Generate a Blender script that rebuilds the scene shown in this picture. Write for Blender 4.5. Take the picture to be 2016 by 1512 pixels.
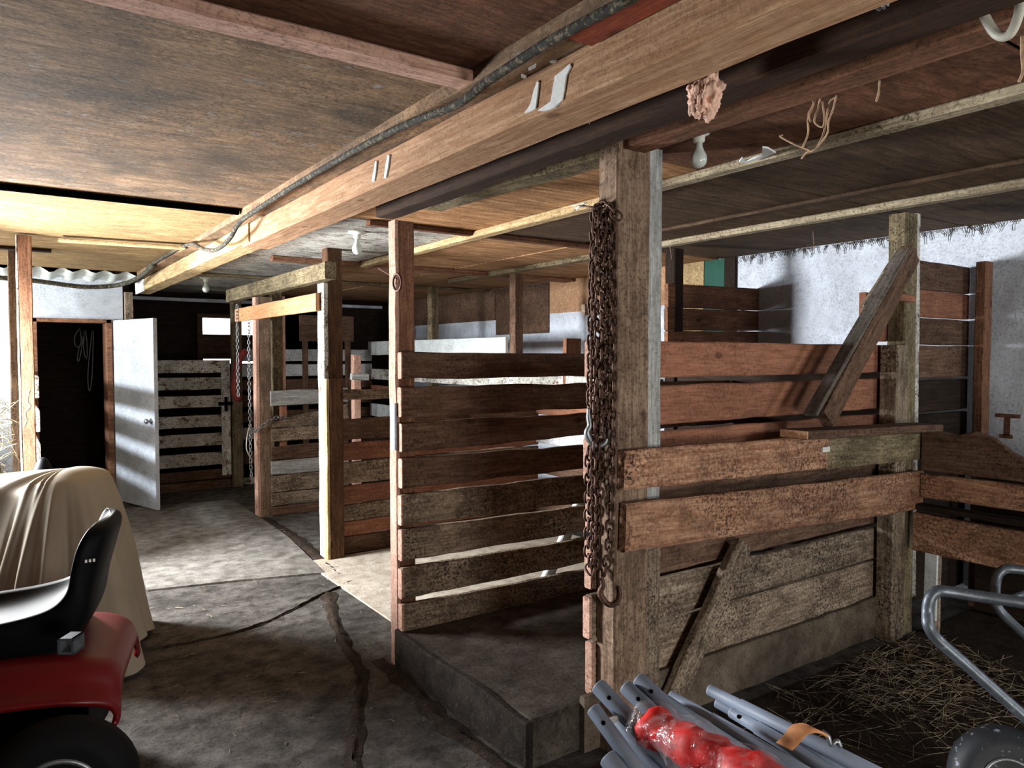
import bpy, bmesh, math, random
from mathutils import Vector, Matrix, noise
random.seed(7)
D = bpy.data; SC = bpy.context.scene; COL = SC.collection
for o in list(D.objects): D.objects.remove(o)

# ------------------------------------------------------------------ camera
FPX = 1456.0
YAW = math.atan(1008 / FPX); PITCH = math.atan(56 / FPX)
EYE = Vector((0, 0, 1.6))
cd = D.cameras.new('camera'); cam = D.objects.new('camera', cd); COL.objects.link(cam)
cam.location = EYE; cam.rotation_euler = (math.pi / 2 - PITCH, 0, -YAW)
cd.sensor_width = 36; cd.lens = FPX / 2016 * 36; cd.clip_start = .02
SC.camera = cam
# ------------------------------------------------------------------ view, world, daylight
SC.view_settings.view_transform = 'Standard'; SC.view_settings.look = 'None'
SC.view_settings.gamma = 1; SC.view_settings.use_curve_mapping = False
SC.view_settings.exposure = 0.3
SC.cycles.max_bounces = 7; SC.cycles.diffuse_bounces = 4; SC.cycles.glossy_bounces = 2
SC.cycles.sample_clamp_indirect = 6
W = D.worlds.new('overcast_sky'); SC.world = W; W.use_nodes = True
bg = W.node_tree.nodes['Background']; bg.inputs[0].default_value = (1, .985, .9, 1); bg.inputs[1].default_value = 2.2


def area(name, loc, tgt, sx, sy, power, col):
    l = D.lights.new(name, 'AREA'); l.shape = 'RECTANGLE'; l.size = sx; l.size_y = sy; l.energy = power; l.color = col
    o = D.objects.new(name, l); COL.objects.link(o); o.location = loc
    d = (Vector(tgt) - Vector(loc)); o.rotation_euler = d.to_track_quat('-Z', 'Y').to_euler()
    return o


# daylight entering the long opening of the left wall, the big door behind the photographer, and two added fill lamps
area('daylight_pen_opening', (-1.98, 7.9, 1.9), (1.2, 7.6, .9), 2.3, .16, 170, (.9, .96, 1.0))
area('daylight_yard_bounce', (-1.98, 7.7, .95), (1.5, 6.4, 2.2), 2.2, .8, 62, (1.0, .98, .88))
area('fill_alley_floor', (-.74, 5.65, 1.5), (1.6, 3.9, .3), .8, .6, 430, (.97, .985, 1.0))  # lamp added to brighten the alley floor; its window is made up
area('daylight_front_door', (1.3, -2.28, .72), (2.5, 3.0, 1.3), 1.1, .6, 62, (1.0, .95, .89))
area('fill_right_wall', (4.75, -2.28, 2.0), (4.75, 3.0, 2.0), .8, .6, 44, (.88, .95, 1.0))  # lamp added to brighten the right wall and feed alley


# ------------------------------------------------------------------ helpers
def s2l(c):
    return tuple(((v / 255) / 12.92 if v / 255 <= .04045 else ((v / 255 + .055) / 1.055) ** 2.4) for v in c)


def at(u, v, ax, val):
    """photo pixel -> point on the world plane ax = val"""
    F = Vector((math.sin(YAW) * math.cos(PITCH), math.cos(YAW) * math.cos(PITCH), -math.sin(PITCH)))
    R = Vector((math.cos(YAW), -math.sin(YAW), 0)); U = R.cross(F)
    d = F * FPX + R * (u - 1008) - U * (v - 756)
    i = 'xyz'.index(ax) if ax in 'xyz' else None
    if i is None: return EYE + d * (val / FPX)
    return EYE + d * ((val - EYE[i]) / d[i])


def dp(u, v, k): return at(u, v, 'd', k)


def thing(name, label, cat, loc=(0, 0, 0), group=None):
    o = D.objects.new(name, None); COL.objects.link(o); o.location = loc; o.empty_display_size = .1
    o['label'] = label; o['category'] = cat
    if group: o['group'] = group
    return o


def tag(o, label, cat, group=None, kind=None):
    if label: o['label'] = label
    if cat: o['category'] = cat
    if group: o['group'] = group
    if kind: o['kind'] = kind
    return o


def link(name, bm, mat, parent=None, M=None, smooth=False):
    me = D.meshes.new(name); bm.normal_update(); bm.to_mesh(me); bm.free()
    me.materials.append(mat)
    if smooth:
        for p in me.polygons: p.use_smooth = True
    o = D.objects.new(name, me); COL.objects.link(o)
    M = M if M is not None else Matrix.Identity(4)
    if parent is not None:
        o.parent = parent
        T = Matrix.Translation(parent.location) if parent.type == 'EMPTY' else parent.matrix_basis.copy()
        if parent.type != 'EMPTY' and parent.parent is not None:
            T = Matrix.Translation(parent.parent.location) @ T
        M = T.inverted() @ M
    o.matrix_basis = M
    return o


def struct(o): o['kind'] = 'structure'; return o


def frame_of(a, b, up):
    X = (b - a).normalized(); Z = X.cross(up).normalized(); Y = Z.cross(X)
    M = Matrix((X, Y, Z)).transposed().to_4x4(); M.translation = (a + b) / 2
    return M


def board(name, a, b, w, t, up, mat, parent=None, jit=.004, prof=None, w2=None):
    """rough sawn plank: centre line a->b, width w along up, thickness t; wavy edges and worn corners"""
    a = Vector(a); b = Vector(b); up = Vector(up); L = (b - a).length
    M = frame_of(a, b, up); bm = bmesh.new(); n = max(2, min(40, int(L / .09)))
    c = min(.006, t * .2, w * .2); sd = random.uniform(0, 999); rings = []
    w2 = w if w2 is None else w2
    for i in range(n + 1):
        s = i / n; x = -L / 2 + L * s; ww = w + (w2 - w) * s
        if i in (0, n): x += random.uniform(-.003, .003)
        e1 = noise.noise((x * 4, sd, 0)) * jit + noise.noise((x * 17, sd, 3)) * jit * .6
        e2 = noise.noise((x * 4, sd, 7)) * jit + noise.noise((x * 17, sd, 9)) * jit * .6
        bz = noise.noise((x * 1.5, sd, 13)) * jit * .7
        y1 = ww / 2 + e1; y0 = -ww / 2 + e2
        if prof: y1 += prof(s)
        z1 = t / 2 + bz; z0 = -t / 2 + bz
        ring = [(y0 + c, z0), (y1 - c, z0), (y1, z0 + c), (y1, z1 - c), (y1 - c, z1), (y0 + c, z1), (y0, z1 - c), (y0, z0 + c)]
        rings.append([bm.verts.new((x, p[0], p[1])) for p in ring])
    for i in range(n):
        for k in range(8):
            bm.faces.new((rings[i][k], rings[i + 1][k], rings[i + 1][(k + 1) % 8], rings[i][(k + 1) % 8]))
    bm.faces.new(rings[0]); bm.faces.new(rings[-1][::-1])
    bmesh.ops.recalc_face_normals(bm, faces=bm.faces)
    return link(name, bm, mat, parent, M)


UP = Vector((0, 0, 1))


def bx(name, y, x0, x1, z0, z1, mat, parent=None, t=.038, z0r=None, z1r=None, **k):
    """plank running along X, near face at y; optional other heights at its far end"""
    z0r = z0 if z0r is None else z0r; z1r = z1 if z1r is None else z1r
    return board(name, (x0, y + t / 2, (z0 + z1) / 2), (x1, y + t / 2, (z0r + z1r) / 2), z1 - z0, t, UP, mat, parent, w2=z1r - z0r, **k)


def by(name, x, y0, y1, z0, z1, mat, parent=None, t=.038, z0r=None, z1r=None, **k):
    z0r = z0 if z0r is None else z0r; z1r = z1 if z1r is None else z1r
    return board(name, (x + t / 2, y0, (z0 + z1) / 2), (x + t / 2, y1, (z0r + z1r) / 2), z1 - z0, t, UP, mat, parent, w2=z1r - z0r, **k)


def post(name, x0, x1, y0, y1, z0, z1, mat, parent=None, lean=(0, 0), **k):
    cx, cy = (x0 + x1) / 2, (y0 + y1) / 2
    return board(name, (cx, cy, z0), (cx + lean[0], cy + lean[1], z1), x1 - x0, y1 - y0, (1, 0, 0), mat, parent, **k)


def box(bm, x0, x1, y0, y1, z0, z1):
    v = [bm.verts.new(p) for p in ((x0, y0, z0), (x1, y0, z0), (x1, y1, z0), (x0, y1, z0), (x0, y0, z1), (x1, y0, z1), (x1, y1, z1), (x0, y1, z1))]
    for f in ((3, 2, 1, 0), (4, 5, 6, 7), (0, 1, 5, 4), (1, 2, 6, 5), (2, 3, 7, 6), (3, 0, 4, 7)): bm.faces.new([v[i] for i in f])


def boxes(name, L, mat, parent=None):
    bm = bmesh.new()
    for b in L: box(bm, *b)
    return link(name, bm, mat, parent)


def catmull(P, n):
    P = [Vector(p) for p in P]
    if len(P) < 3: return [P[0].lerp(P[-1], i / n) for i in range(n + 1)]
    out = []; Q = [P[0] * 2 - P[1]] + P + [P[-1] * 2 - P[-2]]
    for i in range(1, len(Q) - 2):
        for j in range(n):
            t = j / n; a, b, c, d = Q[i - 1:i + 3]
            out.append(.5 * ((2 * b) + (c - a) * t + (2 * a - 5 * b + 4 * c - d) * t * t + (3 * b - a - 3 * c + d) * t ** 3))
    out.append(P[-1]); return out


def add_tube(bm, pts, r, sides=8, caps=True, closed=False):
    pts = [Vector(p) for p in pts]; n = len(pts); rings = []
    pn = None
    for i, p in enumerate(pts):
        if closed: T = (pts[(i + 1) % n] - pts[i - 1]).normalized()
        else: T = (pts[min(i + 1, n - 1)] - pts[max(i - 1, 0)]).normalized()
        if pn is None:
            pn = T.cross(Vector((0, 0, 1)))
            if pn.length < .1: pn = T.cross(Vector((1, 0, 0)))
        pn = (pn - T * pn.dot(T)).normalized(); bn = T.cross(pn)
        rr = r[i] if isinstance(r, (list, tuple)) else r
        rings.append([bm.verts.new(p + (pn * math.cos(2 * math.pi * k / sides) + bn * math.sin(2 * math.pi * k / sides)) * rr) for k in range(sides)])
    for i in range(n if closed else n - 1):
        A, B = rings[i], rings[(i + 1) % n]
        for k in range(sides): bm.faces.new((A[k], A[(k + 1) % sides], B[(k + 1) % sides], B[k]))
    if caps and not closed:
        bm.faces.new(rings[0][::-1]); bm.faces.new(rings[-1])


def tube(name, pts, r, mat, parent=None, sides=8, closed=False):
    bm = bmesh.new(); add_tube(bm, pts, r, sides, True, closed)
    return link(name, bm, mat, parent, smooth=True)


def lathe(bm, prof, M, seg=24):
    rings = []
    for (r, z) in prof:
        rings.append([bm.verts.new(M @ Vector((r * math.cos(2 * math.pi * k / seg), r * math.sin(2 * math.pi * k / seg), z))) for k in range(seg)])
    for A, B in zip(rings, rings[1:]):
        for k in range(seg): bm.faces.new((A[k], A[(k + 1) % seg], B[(k + 1) % seg], B[k]))
    bm.faces.new(rings[0][::-1]); bm.faces.new(rings[-1])


# ------------------------------------------------------------------ materials
class NT:
    def __init__(s, name):
        s.m = D.materials.new(name); s.m.use_nodes = True; s.t = s.m.node_tree; s.N = s.t.nodes; s.b = s.N['Principled BSDF']

    def n(s, typ, **k):
        x = s.N.new(typ)
        for a, v in k.items():
            if a.startswith('i_'):
                key = a[2:]; key = int(key) if key.isdigit() else key.replace('_', ' ')
                inp = x.inputs[key]
                if hasattr(v, 'is_linked') or isinstance(v, bpy.types.NodeSocket): s.t.links.new(v, inp)
                else: inp.default_value = v
            else: setattr(x, a, v)
        return x

    def link(s, a, b): s.t.links.new(a, b)

    def coords(s, scale=(1, 1, 1), rnd=True):
        tc = s.n('ShaderNodeTexCoord'); v = tc.outputs['Object']
        if rnd:
            oi = s.n('ShaderNodeObjectInfo'); mm = s.n('ShaderNodeMath', operation='MULTIPLY', i_0=oi.outputs['Random'], i_1=53.0)
            v = s.n('ShaderNodeVectorMath', operation='ADD', i_0=v, i_1=mm.outputs[0]).outputs[0]
        s.base = v
        return s.sc(v, scale)

    def sc(s, v, scale): return s.n('ShaderNodeVectorMath', operation='MULTIPLY', i_0=v, i_1=scale).outputs[0]

    def noise(s, v, scale, detail=4, rough=.55, dist=0.0):
        return s.n('ShaderNodeTexNoise', i_Vector=v, i_Scale=scale, i_Detail=detail, i_Roughness=rough, i_Distortion=dist).outputs[0]

    def ramp(s, f, a, b):
        return s.n('ShaderNodeMapRange', i_Value=f, i_1=a, i_2=b).outputs[0]

    def mul(s, a, b): return s.n('ShaderNodeMath', operation='MULTIPLY', i_0=a, i_1=b).outputs[0]

    def mix(s, f, a, b):
        x = s.n('ShaderNodeMix', data_type='RGBA')
        for v, k in ((f, 0), (a, 6), (b, 7)):
            if isinstance(v, bpy.types.NodeSocket): s.link(v, x.inputs[k])
            else: x.inputs[k].default_value = v if k == 0 else (*v[:3], 1)
        return x.outputs[2]

    def done(s, col, rough=.85, bump=None, bs=.4, bd=.004, spec=.25):
        if isinstance(col, bpy.types.NodeSocket): s.link(col, s.b.inputs['Base Color'])
        else: s.b.inputs['Base Color'].default_value = (*col, 1)
        s.b.inputs['Roughness'].default_value = rough; s.b.inputs['Specular IOR Level'].default_value = spec
        if bump is not None:
            b = s.n('ShaderNodeBump', i_Height=bump, i_Strength=bs, i_Distance=bd); s.link(b.outputs[0], s.b.inputs['Normal'])
        return s.m


def wood(name, light, dark, dirt=(38, 30, 25), stain=.5, speck=.35, rings=.3, paint=None, peel=.5, scale=1.0, speckcol=None, swirl=False, grime=.5, sps=62.0, spt=(.52, .585)):
    m = NT(name); light, dark, dirt = s2l(light), s2l(dark), s2l(dirt)
    g = m.noise(m.coords((2.6, 8, 8) if swirl else (1.6 * scale, 22 * scale, 22 * scale)), 2.2, 7, .72, .6)
    col = m.mix(m.ramp(g, .36, .64), dark, light)
    fg = m.noise(m.sc(m.base, (5 * scale, 95 * scale, 95 * scale)), 1.6, 3, .6)
    col = m.mix(m.mul(m.ramp(fg, .50, .64), .45), col, tuple(c * .55 for c in dark))
    lo = m.noise(m.sc(m.base, (1.9, 4.0, 4.0) if swirl else (.7 * scale, 5 * scale, 5 * scale)), 1.0, 2, .5, .35)
    sn = m.n('ShaderNodeMath', operation='SINE', i_0=m.mul(lo, 95.0 if swirl else 70.0)).outputs[0]
    col = m.mix(m.mul(m.ramp(sn, .1, 1.0), rings), col, dark)
    kn = m.n('ShaderNodeTexVoronoi', i_Vector=m.sc(m.base, (1.8, 3.2, 3.2)), i_Scale=1.6).outputs['Distance']
    col = m.mix(m.mul(m.ramp(kn, .11, .06), .75), col, tuple(c * .4 for c in dark))
    st = m.noise(m.base, 3.0 * scale, 6, .62, .4)
    if paint is not None:
        pn = m.noise(m.sc(m.base, (5, 9, 9)), 2.0, 8, .68)
        pc = m.mix(m.ramp(st, .4, .75), s2l(paint), tuple(c * .72 for c in s2l(paint)))
        col = m.mix(m.ramp(pn, peel, peel + .05), col, pc) if peel > 0 else pc
    gr = m.noise(m.sc(m.base, (.6, 1, 1)), 13.0, 8, .74, .3)
    col = m.mix(m.mul(m.ramp(gr, .47, .64), grime), col, tuple((c + d) * .5 for c, d in zip(dirt, dark)))
    col = m.mix(m.mul(m.ramp(st, .46, .68), stain), col, dirt)
    sp = m.noise(m.base, sps, 5, .74); sm = m.noise(m.base, 2.3, 3)
    col = m.mix(m.mul(m.mul(m.ramp(sp, *spt), m.ramp(sm, .25, .6)), min(1, speck * 1.25)), col, s2l(speckcol) if speckcol else tuple(c * .5 for c in dirt))
    col = m.mix(m.mul(m.ramp(sp, .40, .33), min(.6, speck * .7)), col, tuple(min(1, c * 1.35 + .02) for c in (s2l(paint) if paint else light)))
    tone = m.n('ShaderNodeObjectInfo').outputs['Random']
    hs = m.n('ShaderNodeHueSaturation', i_Color=col, i_Value=m.n('ShaderNodeMapRange', i_Value=tone, i_3=.84, i_4=1.16).outputs[0]).outputs[0]
    h = m.n('ShaderNodeMath', operation='ADD', i_0=g, i_1=m.mul(sp, .6)).outputs[0]
    h = m.n('ShaderNodeMath', operation='ADD', i_0=h, i_1=m.mul(gr, .5)).outputs[0]
    return m.done(hs, .88, h, .7, .006, .15)


def plain(name, c, rough=.6, metal=0., spec=.3, var=.25, nscale=9.0, bump=.15, second=None, thr=(.5, .62)):
    m = NT(name); c = s2l(c); v = m.coords()
    f = m.noise(v, nscale, 6, .62)
    col = m.mix(m.ramp(f, .35, .7), tuple(x * (1 - var) for x in c), tuple(min(1, x * (1 + var * .5)) for x in c))
    if second: col = m.mix(m.ramp(m.noise(v, nscale * 2.3, 8, .7), *thr), col, s2l(second))
    m.b.inputs['Metallic'].default_value = metal
    return m.done(col, rough, f, bump, .004, spec)


M = {}
M['rail'] = wood('speckled_rail_wood', (206, 164, 134), (150, 104, 78), stain=.35, speck=.9, rings=.08, dirt=(66, 52, 44), grime=.8, sps=70., spt=(.47, .60))
M['rust'] = wood('reddish_plank_wood', (178, 124, 98), (138, 94, 74), stain=.3, speck=.35, rings=.1, grime=.4, dirt=(70, 48, 38))
M['brown'] = wood('dark_brown_plank_wood', (132, 106, 88), (88, 64, 50), stain=.4, speck=.5, rings=.15)
M['dung'] = wood('manure_stained_wood', (188, 170, 148), (122, 104, 88), stain=.42, speck=.9, rings=.06, dirt=(56, 46, 39), grime=.85, sps=75., spt=(.47, .60))
M['post'] = wood('old_post_wood', (166, 142, 120), (112, 90, 74), stain=.5, speck=.5, rings=.35, grime=.6)
M['postred'] = wood('reddish_post_wood', (158, 116, 90), (110, 76, 58), stain=.35, speck=.35, rings=.2)
M['grey'] = wood('weathered_grey_wood', (200, 202, 198), (138, 138, 136), stain=.2, speck=.25, rings=.45, dirt=(84, 80, 74), grime=.25)
M['tan'] = wood('clean_tan_lumber', (216, 178, 142), (172, 128, 94), stain=.12, speck=.2, rings=.5, dirt=(96, 76, 60), grime=.2)
M['orange'] = wood('fresh_orange_plank', (220, 168, 124), (188, 132, 92), stain=.08, speck=.25, rings=.1, grime=.15)
M['yellow'] = wood('yellowed_lumber', (220, 196, 150), (164, 136, 96), stain=.25, speck=.4, rings=.35, grime=.4)
M['greyd'] = wood('lit_grey_edge_wood', (134, 126, 118), (92, 84, 77), stain=.35, speck=.4, rings=.2)  # tone of the light on the brace edge
M['olive'] = wood('olive_mould_wood', (156, 142, 112), (104, 92, 70), stain=.5, speck=.6, rings=.15, grime=.7)
M['joistd'] = wood('blackish_joist_wood', (78, 56, 42), (48, 34, 26), stain=.4, speck=.2, rings=.2)
M['joist'] = wood('dark_joist_wood', (112, 82, 60), (70, 48, 34), stain=.4, speck=.3, rings=.2)
M['batten'] = wood('pale_batten_wood', (200, 188, 160), (148, 132, 108), stain=.3, speck=.6, rings=.1, dirt=(70, 58, 46))
M['ply'] = wood('stained_plywood', (164, 134, 104), (112, 88, 66), stain=.75, speck=.5, rings=.22, scale=.6, dirt=(62, 56, 50), swirl=True, grime=.65, paint=(146, 146, 142), peel=.60)
M['plyy'] = wood('yellow_plywood', (180, 152, 108), (130, 104, 70), stain=.4, speck=.4, rings=.45, scale=.6, dirt=(80, 66, 48), swirl=True, grime=.35)
M['plyr'] = wood('red_brown_plywood', (132, 92, 70), (88, 58, 42), stain=.4, speck=.3, rings=.5, scale=.6, swirl=True)
M['plyd'] = wood('dark_plywood', (112, 90, 70), (70, 54, 41), stain=.5, speck=.35, rings=.2, scale=.6)
M['plyt'] = wood('tan_streaked_plywood', (216, 170, 122), (138, 96, 64), stain=.35, speck=.3, rings=.4, scale=.5, dirt=(76, 56, 42))
M['white'] = wood('chipped_white_paint', (126, 100, 80), (84, 62, 48), paint=(228, 233, 236), peel=.33, stain=.2, speck=.5, rings=.1, grime=.15)
M['whitew'] = wood('white_painted_plywood_wall', (120, 98, 80), (84, 62, 48), paint=(216, 224, 236), peel=.28, stain=.2, speck=.28, rings=.0, scale=.6, dirt=(118, 114, 112), speckcol=(46, 40, 38), grime=.18)
M['clean'] = wood('clean_white_board', (120, 98, 80), (84, 62, 48), paint=(232, 240, 240), peel=0, stain=.05, speck=.3, rings=0, grime=.08)
M['worn'] = wood('worn_white_board', (150, 122, 100), (102, 78, 62), paint=(214, 212, 204), peel=.39, stain=.35, speck=.7, rings=.1)
M['pink'] = wood('pinkish_raw_wood', (214, 178, 160), (180, 138, 118), stain=.2, speck=.4, rings=.1, grime=.3)
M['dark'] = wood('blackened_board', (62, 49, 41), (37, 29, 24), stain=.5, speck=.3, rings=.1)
M['redend'] = wood('red_painted_plank', (160, 80, 56), (120, 58, 40), stain=.25, speck=.2, rings=.3)
M['rust_iron'] = plain('rusty_iron', (92, 66, 54), .62, .55, .4, .5, 60, .4, second=(128, 112, 104), thr=(.55, .66))
M['steel'] = plain('galvanised_steel', (150, 154, 158), .42, .8, .5, .25, 14, .1)
M['cartsteel'] = plain('scuffed_grey_tube', (96, 104, 112), .45, .5, .5, .35, 22, .2, second=(150, 158, 166), thr=(.58, .7))
M['black'] = plain('black_plastic', (11, 12, 15), .55, 0, .08, .2, 5, .05)
M['tyreb'] = plain('mower_tyre_rubber', (14, 14, 15), .8, 0, .2, .2, 18, .2)
M['blackr'] = plain('black_rubber', (34, 37, 42), .6, 0, .4, .3, 18, .2, second=(140, 148, 160), thr=(.6, .66))
M['red'] = plain('red_mower_paint', (100, 7, 13), .4, 0, .5, .2, 4, .05)
M['redpad'] = plain('red_padding', (238, 38, 34), .55, 0, .3, .35, 22, .5)
M['tarp'] = plain('cream_tarp', (142, 133, 117), .7, 0, .25, .1, 3, .1)
M['cable'] = plain('dusty_black_cable', (56, 55, 50), .85, 0, .15, .4, 26, .6, second=(128, 120, 100), thr=(.5, .64))
M['whitehose'] = plain('dirty_white_hose', (190, 188, 176), .5, 0, .3, .3, 14, .1)
M['redhose'] = plain('dull_red_hose', (150, 62, 54), .5, 0, .3, .3, 14, .1)
M['pipe'] = plain('blue_grey_pipe', (126, 138, 156), .55, 0, .35, .16, 8, .12)
M['hole'] = plain('black_hole', (8, 8, 9), .9, 0, .0, .1)
M['porcelain'] = plain('white_porcelain', (222, 222, 214), .4, 0, .4, .15, 30, .1)
M['bulb'] = plain('frosted_bulb_glass', (206, 214, 206), .18, 0, .6, .12, 30, 0)
M['twine'] = plain('baler_twine', (178, 150, 122), .9, 0, .1, .3, 60, .2)
M['insul'] = plain('pink_insulation', (226, 188, 168), .95, 0, .05, .35, 26, 1.0)
M['paint'] = plain('dripped_white_paint', (226, 230, 228), .5, 0, .3, .12, 60, .3)
M['strap'] = plain('tan_strap', (198, 138, 92), .7, 0, .2, .25, 22, .2)
M['green'] = plain('green_door_panel', (22, 78, 64), .6, 0, .3, .2, 6, .1)
M['plate'] = plain('bluish_metal_plate', (168, 186, 204), .5, .3, .4, .3, 26, .2)
M['foil'] = plain('white_plastic_vapour_sheet', (206, 212, 208), .45, 0, .4, .25, 12, .4)


def mat_floor(name, dust, dark, amt):
    m = NT(name); v = m.coords(rnd=False)
    a = m.noise(v, 1.1, 5, .6, .3); b = m.noise(v, 9.0, 8, .68); c = m.noise(v, 70.0, 4, .7)
    col = m.mix(m.ramp(b, .34, .66), s2l(dark), s2l(dust))
    col = m.mix(m.mul(m.ramp(a, .42, .66), amt), col, tuple(x * .45 for x in s2l(dark)))
    col = m.mix(m.mul(m.ramp(c, .56, .64), .7), col, tuple(x * .35 for x in s2l(dark)))
    col = m.mix(m.mul(m.ramp(c, .40, .33), .12), col, s2l((176, 168, 156)))
    h = m.n('ShaderNodeMath', operation='ADD', i_0=b, i_1=m.mul(c, .5)).outputs[0]
    return m.done(col, .93, h, .6, .008, .1)


M['floor'] = mat_floor('dusty_concrete', (106, 102, 98), (48, 44, 41), .7)
M['pale'] = mat_floor('pale_lit_concrete', (196, 188, 174), (150, 140, 126), .3)
M['slab'] = mat_floor('dirty_stall_concrete', (96, 88, 80), (56, 49, 44), .5)
M['mat'] = mat_floor('dusty_rubber_mat', (134, 131, 126), (80, 76, 71), .45)
M['dirt'] = mat_floor('dark_floor_dirt', (62, 51, 43), (36, 29, 24), .5)
M['conc'] = mat_floor('pale_curb_concrete', (120, 108, 94), (78, 67, 57), .45)
M['tar'] = mat_floor('blackened_curb', (62, 54, 48), (30, 26, 24), .6)


def mat_straw(name, a, b):
    m = NT(name); v = m.coords(rnd=False)
    f = m.n('ShaderNodeTexVoronoi', i_Vector=v, i_Scale=38.0).outputs['Color']
    sep = m.n('ShaderNodeSeparateColor', i_0=f).outputs[0]
    return m.done(m.mix(sep, s2l(a), s2l(b)), .8, None, spec=.2)


M['straw'] = mat_straw('dull_straw', (66, 56, 46), (152, 138, 116))
M['hay'] = mat_straw('pale_hay', (112, 98, 68), (196, 180, 142))


def mat_clear():
    m = NT('clear_plastic_bag'); v = m.coords()
    m.b.inputs['Transmission Weight'].default_value = 0
    f = m.noise(v, 16, 5, .6, 1.0)
    tr = m.n('ShaderNodeBsdfTransparent'); gl = m.n('ShaderNodeBsdfGlossy', i_Roughness=.18)
    gl.inputs[0].default_value = (1, 1, 1, 1)
    df = m.n('ShaderNodeBsdfDiffuse'); df.inputs[0].default_value = (.85, .87, .9, 1)
    bmp = m.n('ShaderNodeBump', i_Height=f, i_Strength=.9, i_Distance=.02)
    m.link(bmp.outputs[0], gl.inputs['Normal'])
    a = m.n('ShaderNodeMixShader', i_0=.55); m.link(gl.outputs[0], a.inputs[1]); m.link(df.outputs[0], a.inputs[2])
    b = m.n('ShaderNodeMixShader', i_0=m.ramp(f, .5, .72)); b.inputs[0].default_value = .2
    k = m.n('ShaderNodeMapRange', i_Value=f, i_1=.45, i_2=.72, i_3=.02, i_4=.42)
    m.link(k.outputs[0], b.inputs[0]); m.link(tr.outputs[0], b.inputs[1]); m.link(a.outputs[0], b.inputs[2])
    m.link(b.outputs[0], m.N['Material Output'].inputs[0])
    return m.m


M['clear'] = mat_clear()

# ------------------------------------------------------------------ SETTING
CZ = 2.46          # ceiling height
fl = boxes('floor', [(-3.6, 5.4, -2.6, 12.0, -.2, 0)], M['floor']); struct(fl)
# raised concrete bay between the two near stall dividers, its blackened front as a child
sf = boxes('stall_floor', [(1.66, 4.2, 2.265, 3.47, .0, .195)], M['slab']); struct(sf)
board('curb_face', (1.645, 2.26, .098), (1.645, 3.40, .098), .20, .035, UP, M['tar'], sf, jit=.012)
board('curb_side', (1.90, 2.245, .112), (4.15, 2.245, .112), .225, .03, UP, M['conc'], sf, jit=.01)
sf2 = boxes('stall_floor', [(1.9, 4.15, 3.5, 5.55, .0, .012)], M['pale']); struct(sf2)  # made paler to put the bright daylight here into its colour
pf = boxes('pen_floor', [(1.8, 5.2, -1.2, 2.13, 0, .006)], M['dirt']); struct(pf)

ce = boxes('ceiling', [(-3.6, 5.6, -2.6, 12.0, CZ, CZ + .12)], M['plyd']); struct(ce)


def sheet(x0, x1, y0, y1, mat, drop=.012, tilt=0.):
    bm = bmesh.new(); box(bm, -(x1 - x0) / 2, (x1 - x0) / 2, -(y1 - y0) / 2, (y1 - y0) / 2, -.006, .006)
    T = Matrix.Translation(((x0 + x1) / 2, (y0 + y1) / 2, CZ - drop)) @ Matrix.Rotation(tilt, 4, 'X')
    return link('plywood_sheet', bm, mat, ce, T)


sheet(-3.5, 1.2, -2.4, 1.93, M['plyr'], .010)
sheet(-3.5, 1.2, 1.95, 4.40, M['ply'], .012)
sheet(-3.5, 1.2, 4.44, 6.85, M['plyy'], .020)
sheet(-3.5, 1.2, 6.88, 8.35, M['plyy'], .012)
for x0, x1 in ((1.45, 2.66), (2.7, 3.62), (3.66, 5.2)):
    for k, (y0, y1) in enumerate(((-2.4, .9), (.92, 2.3), (2.32, 4.3), (4.33, 6.3), (6.33, 8.0), (8.03, 10.6))):
        mt = M['plyr'] if (k < 2 and x0 < 2) else M['plyd'] if k < 2 or (k == 2 and x0 > 2) else M['plyt']
        if x0 < 2 and k > 2: mt = M['worn']
        sheet(x0, x1, y0, y1, mt, .010 + .003 * (k % 2))

# right wall (white painted plywood, bare plywood above it further back)
wr = boxes('wall_right', [(5.2, 5.35, -2.6, 12.0, -.1, CZ)], M['whitew']); struct(wr)
boxes('plywood_panel', [(5.185, 5.2, 6.75, 7.85, 1.86, CZ - .02)], M['brown'], wr)
boxes('plywood_panel', [(5.185, 5.2, 7.87, 10.6, 2.05, CZ - .02)], M['brown'], wr)
boxes('plywood_panel', [(5.183, 5.2, 4.75, 6.73, 2.08, CZ - .02)], M['tan'], wr)
boxes('plywood_panel', [(5.182, 5.2, 4.48, 4.72, 1.6, CZ - .02)], M['yellow'], wr)
boxes('green_panel', [(5.18, 5.2, 4.25, 4.47, 1.2, CZ - .02)], M['green'], wr)
boxes('dark_jamb', [(5.17, 5.2, 4.13, 4.24, 1.2, CZ - .02)], M['dark'], wr)

# back wall with the slit window
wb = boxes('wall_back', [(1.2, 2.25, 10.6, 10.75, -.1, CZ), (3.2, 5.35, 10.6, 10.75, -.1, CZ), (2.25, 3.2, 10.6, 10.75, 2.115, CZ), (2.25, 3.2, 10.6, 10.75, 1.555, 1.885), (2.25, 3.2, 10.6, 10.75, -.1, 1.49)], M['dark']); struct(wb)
boxes('plank_panel', [(2.2, 3.1, 10.575, 10.6, 1.56, 1.72), (2.2, 3.1, 10.575, 10.6, 1.725, 1.885)], M['brown'], wb)
boxes('dark_hole_sheet', [(3.22, 4.1, 10.57, 10.6, 1.5, 2.3)], M['hole'], wb)  # black sheet paints in the darkness of a hole at the back
w1 = bx('window_1', 10.54, 2.18, 3.3, 2.115, 2.165, M['brown'], t=.06); struct(w1)
post('window_frame', 2.18, 2.25, 10.54, 10.6, 1.5, 2.15, M['brown'], w1)
bx('window_sill', 10.52, 2.2, 3.3, 1.855, 1.885, M['brown'], w1, t=.08)

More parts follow.
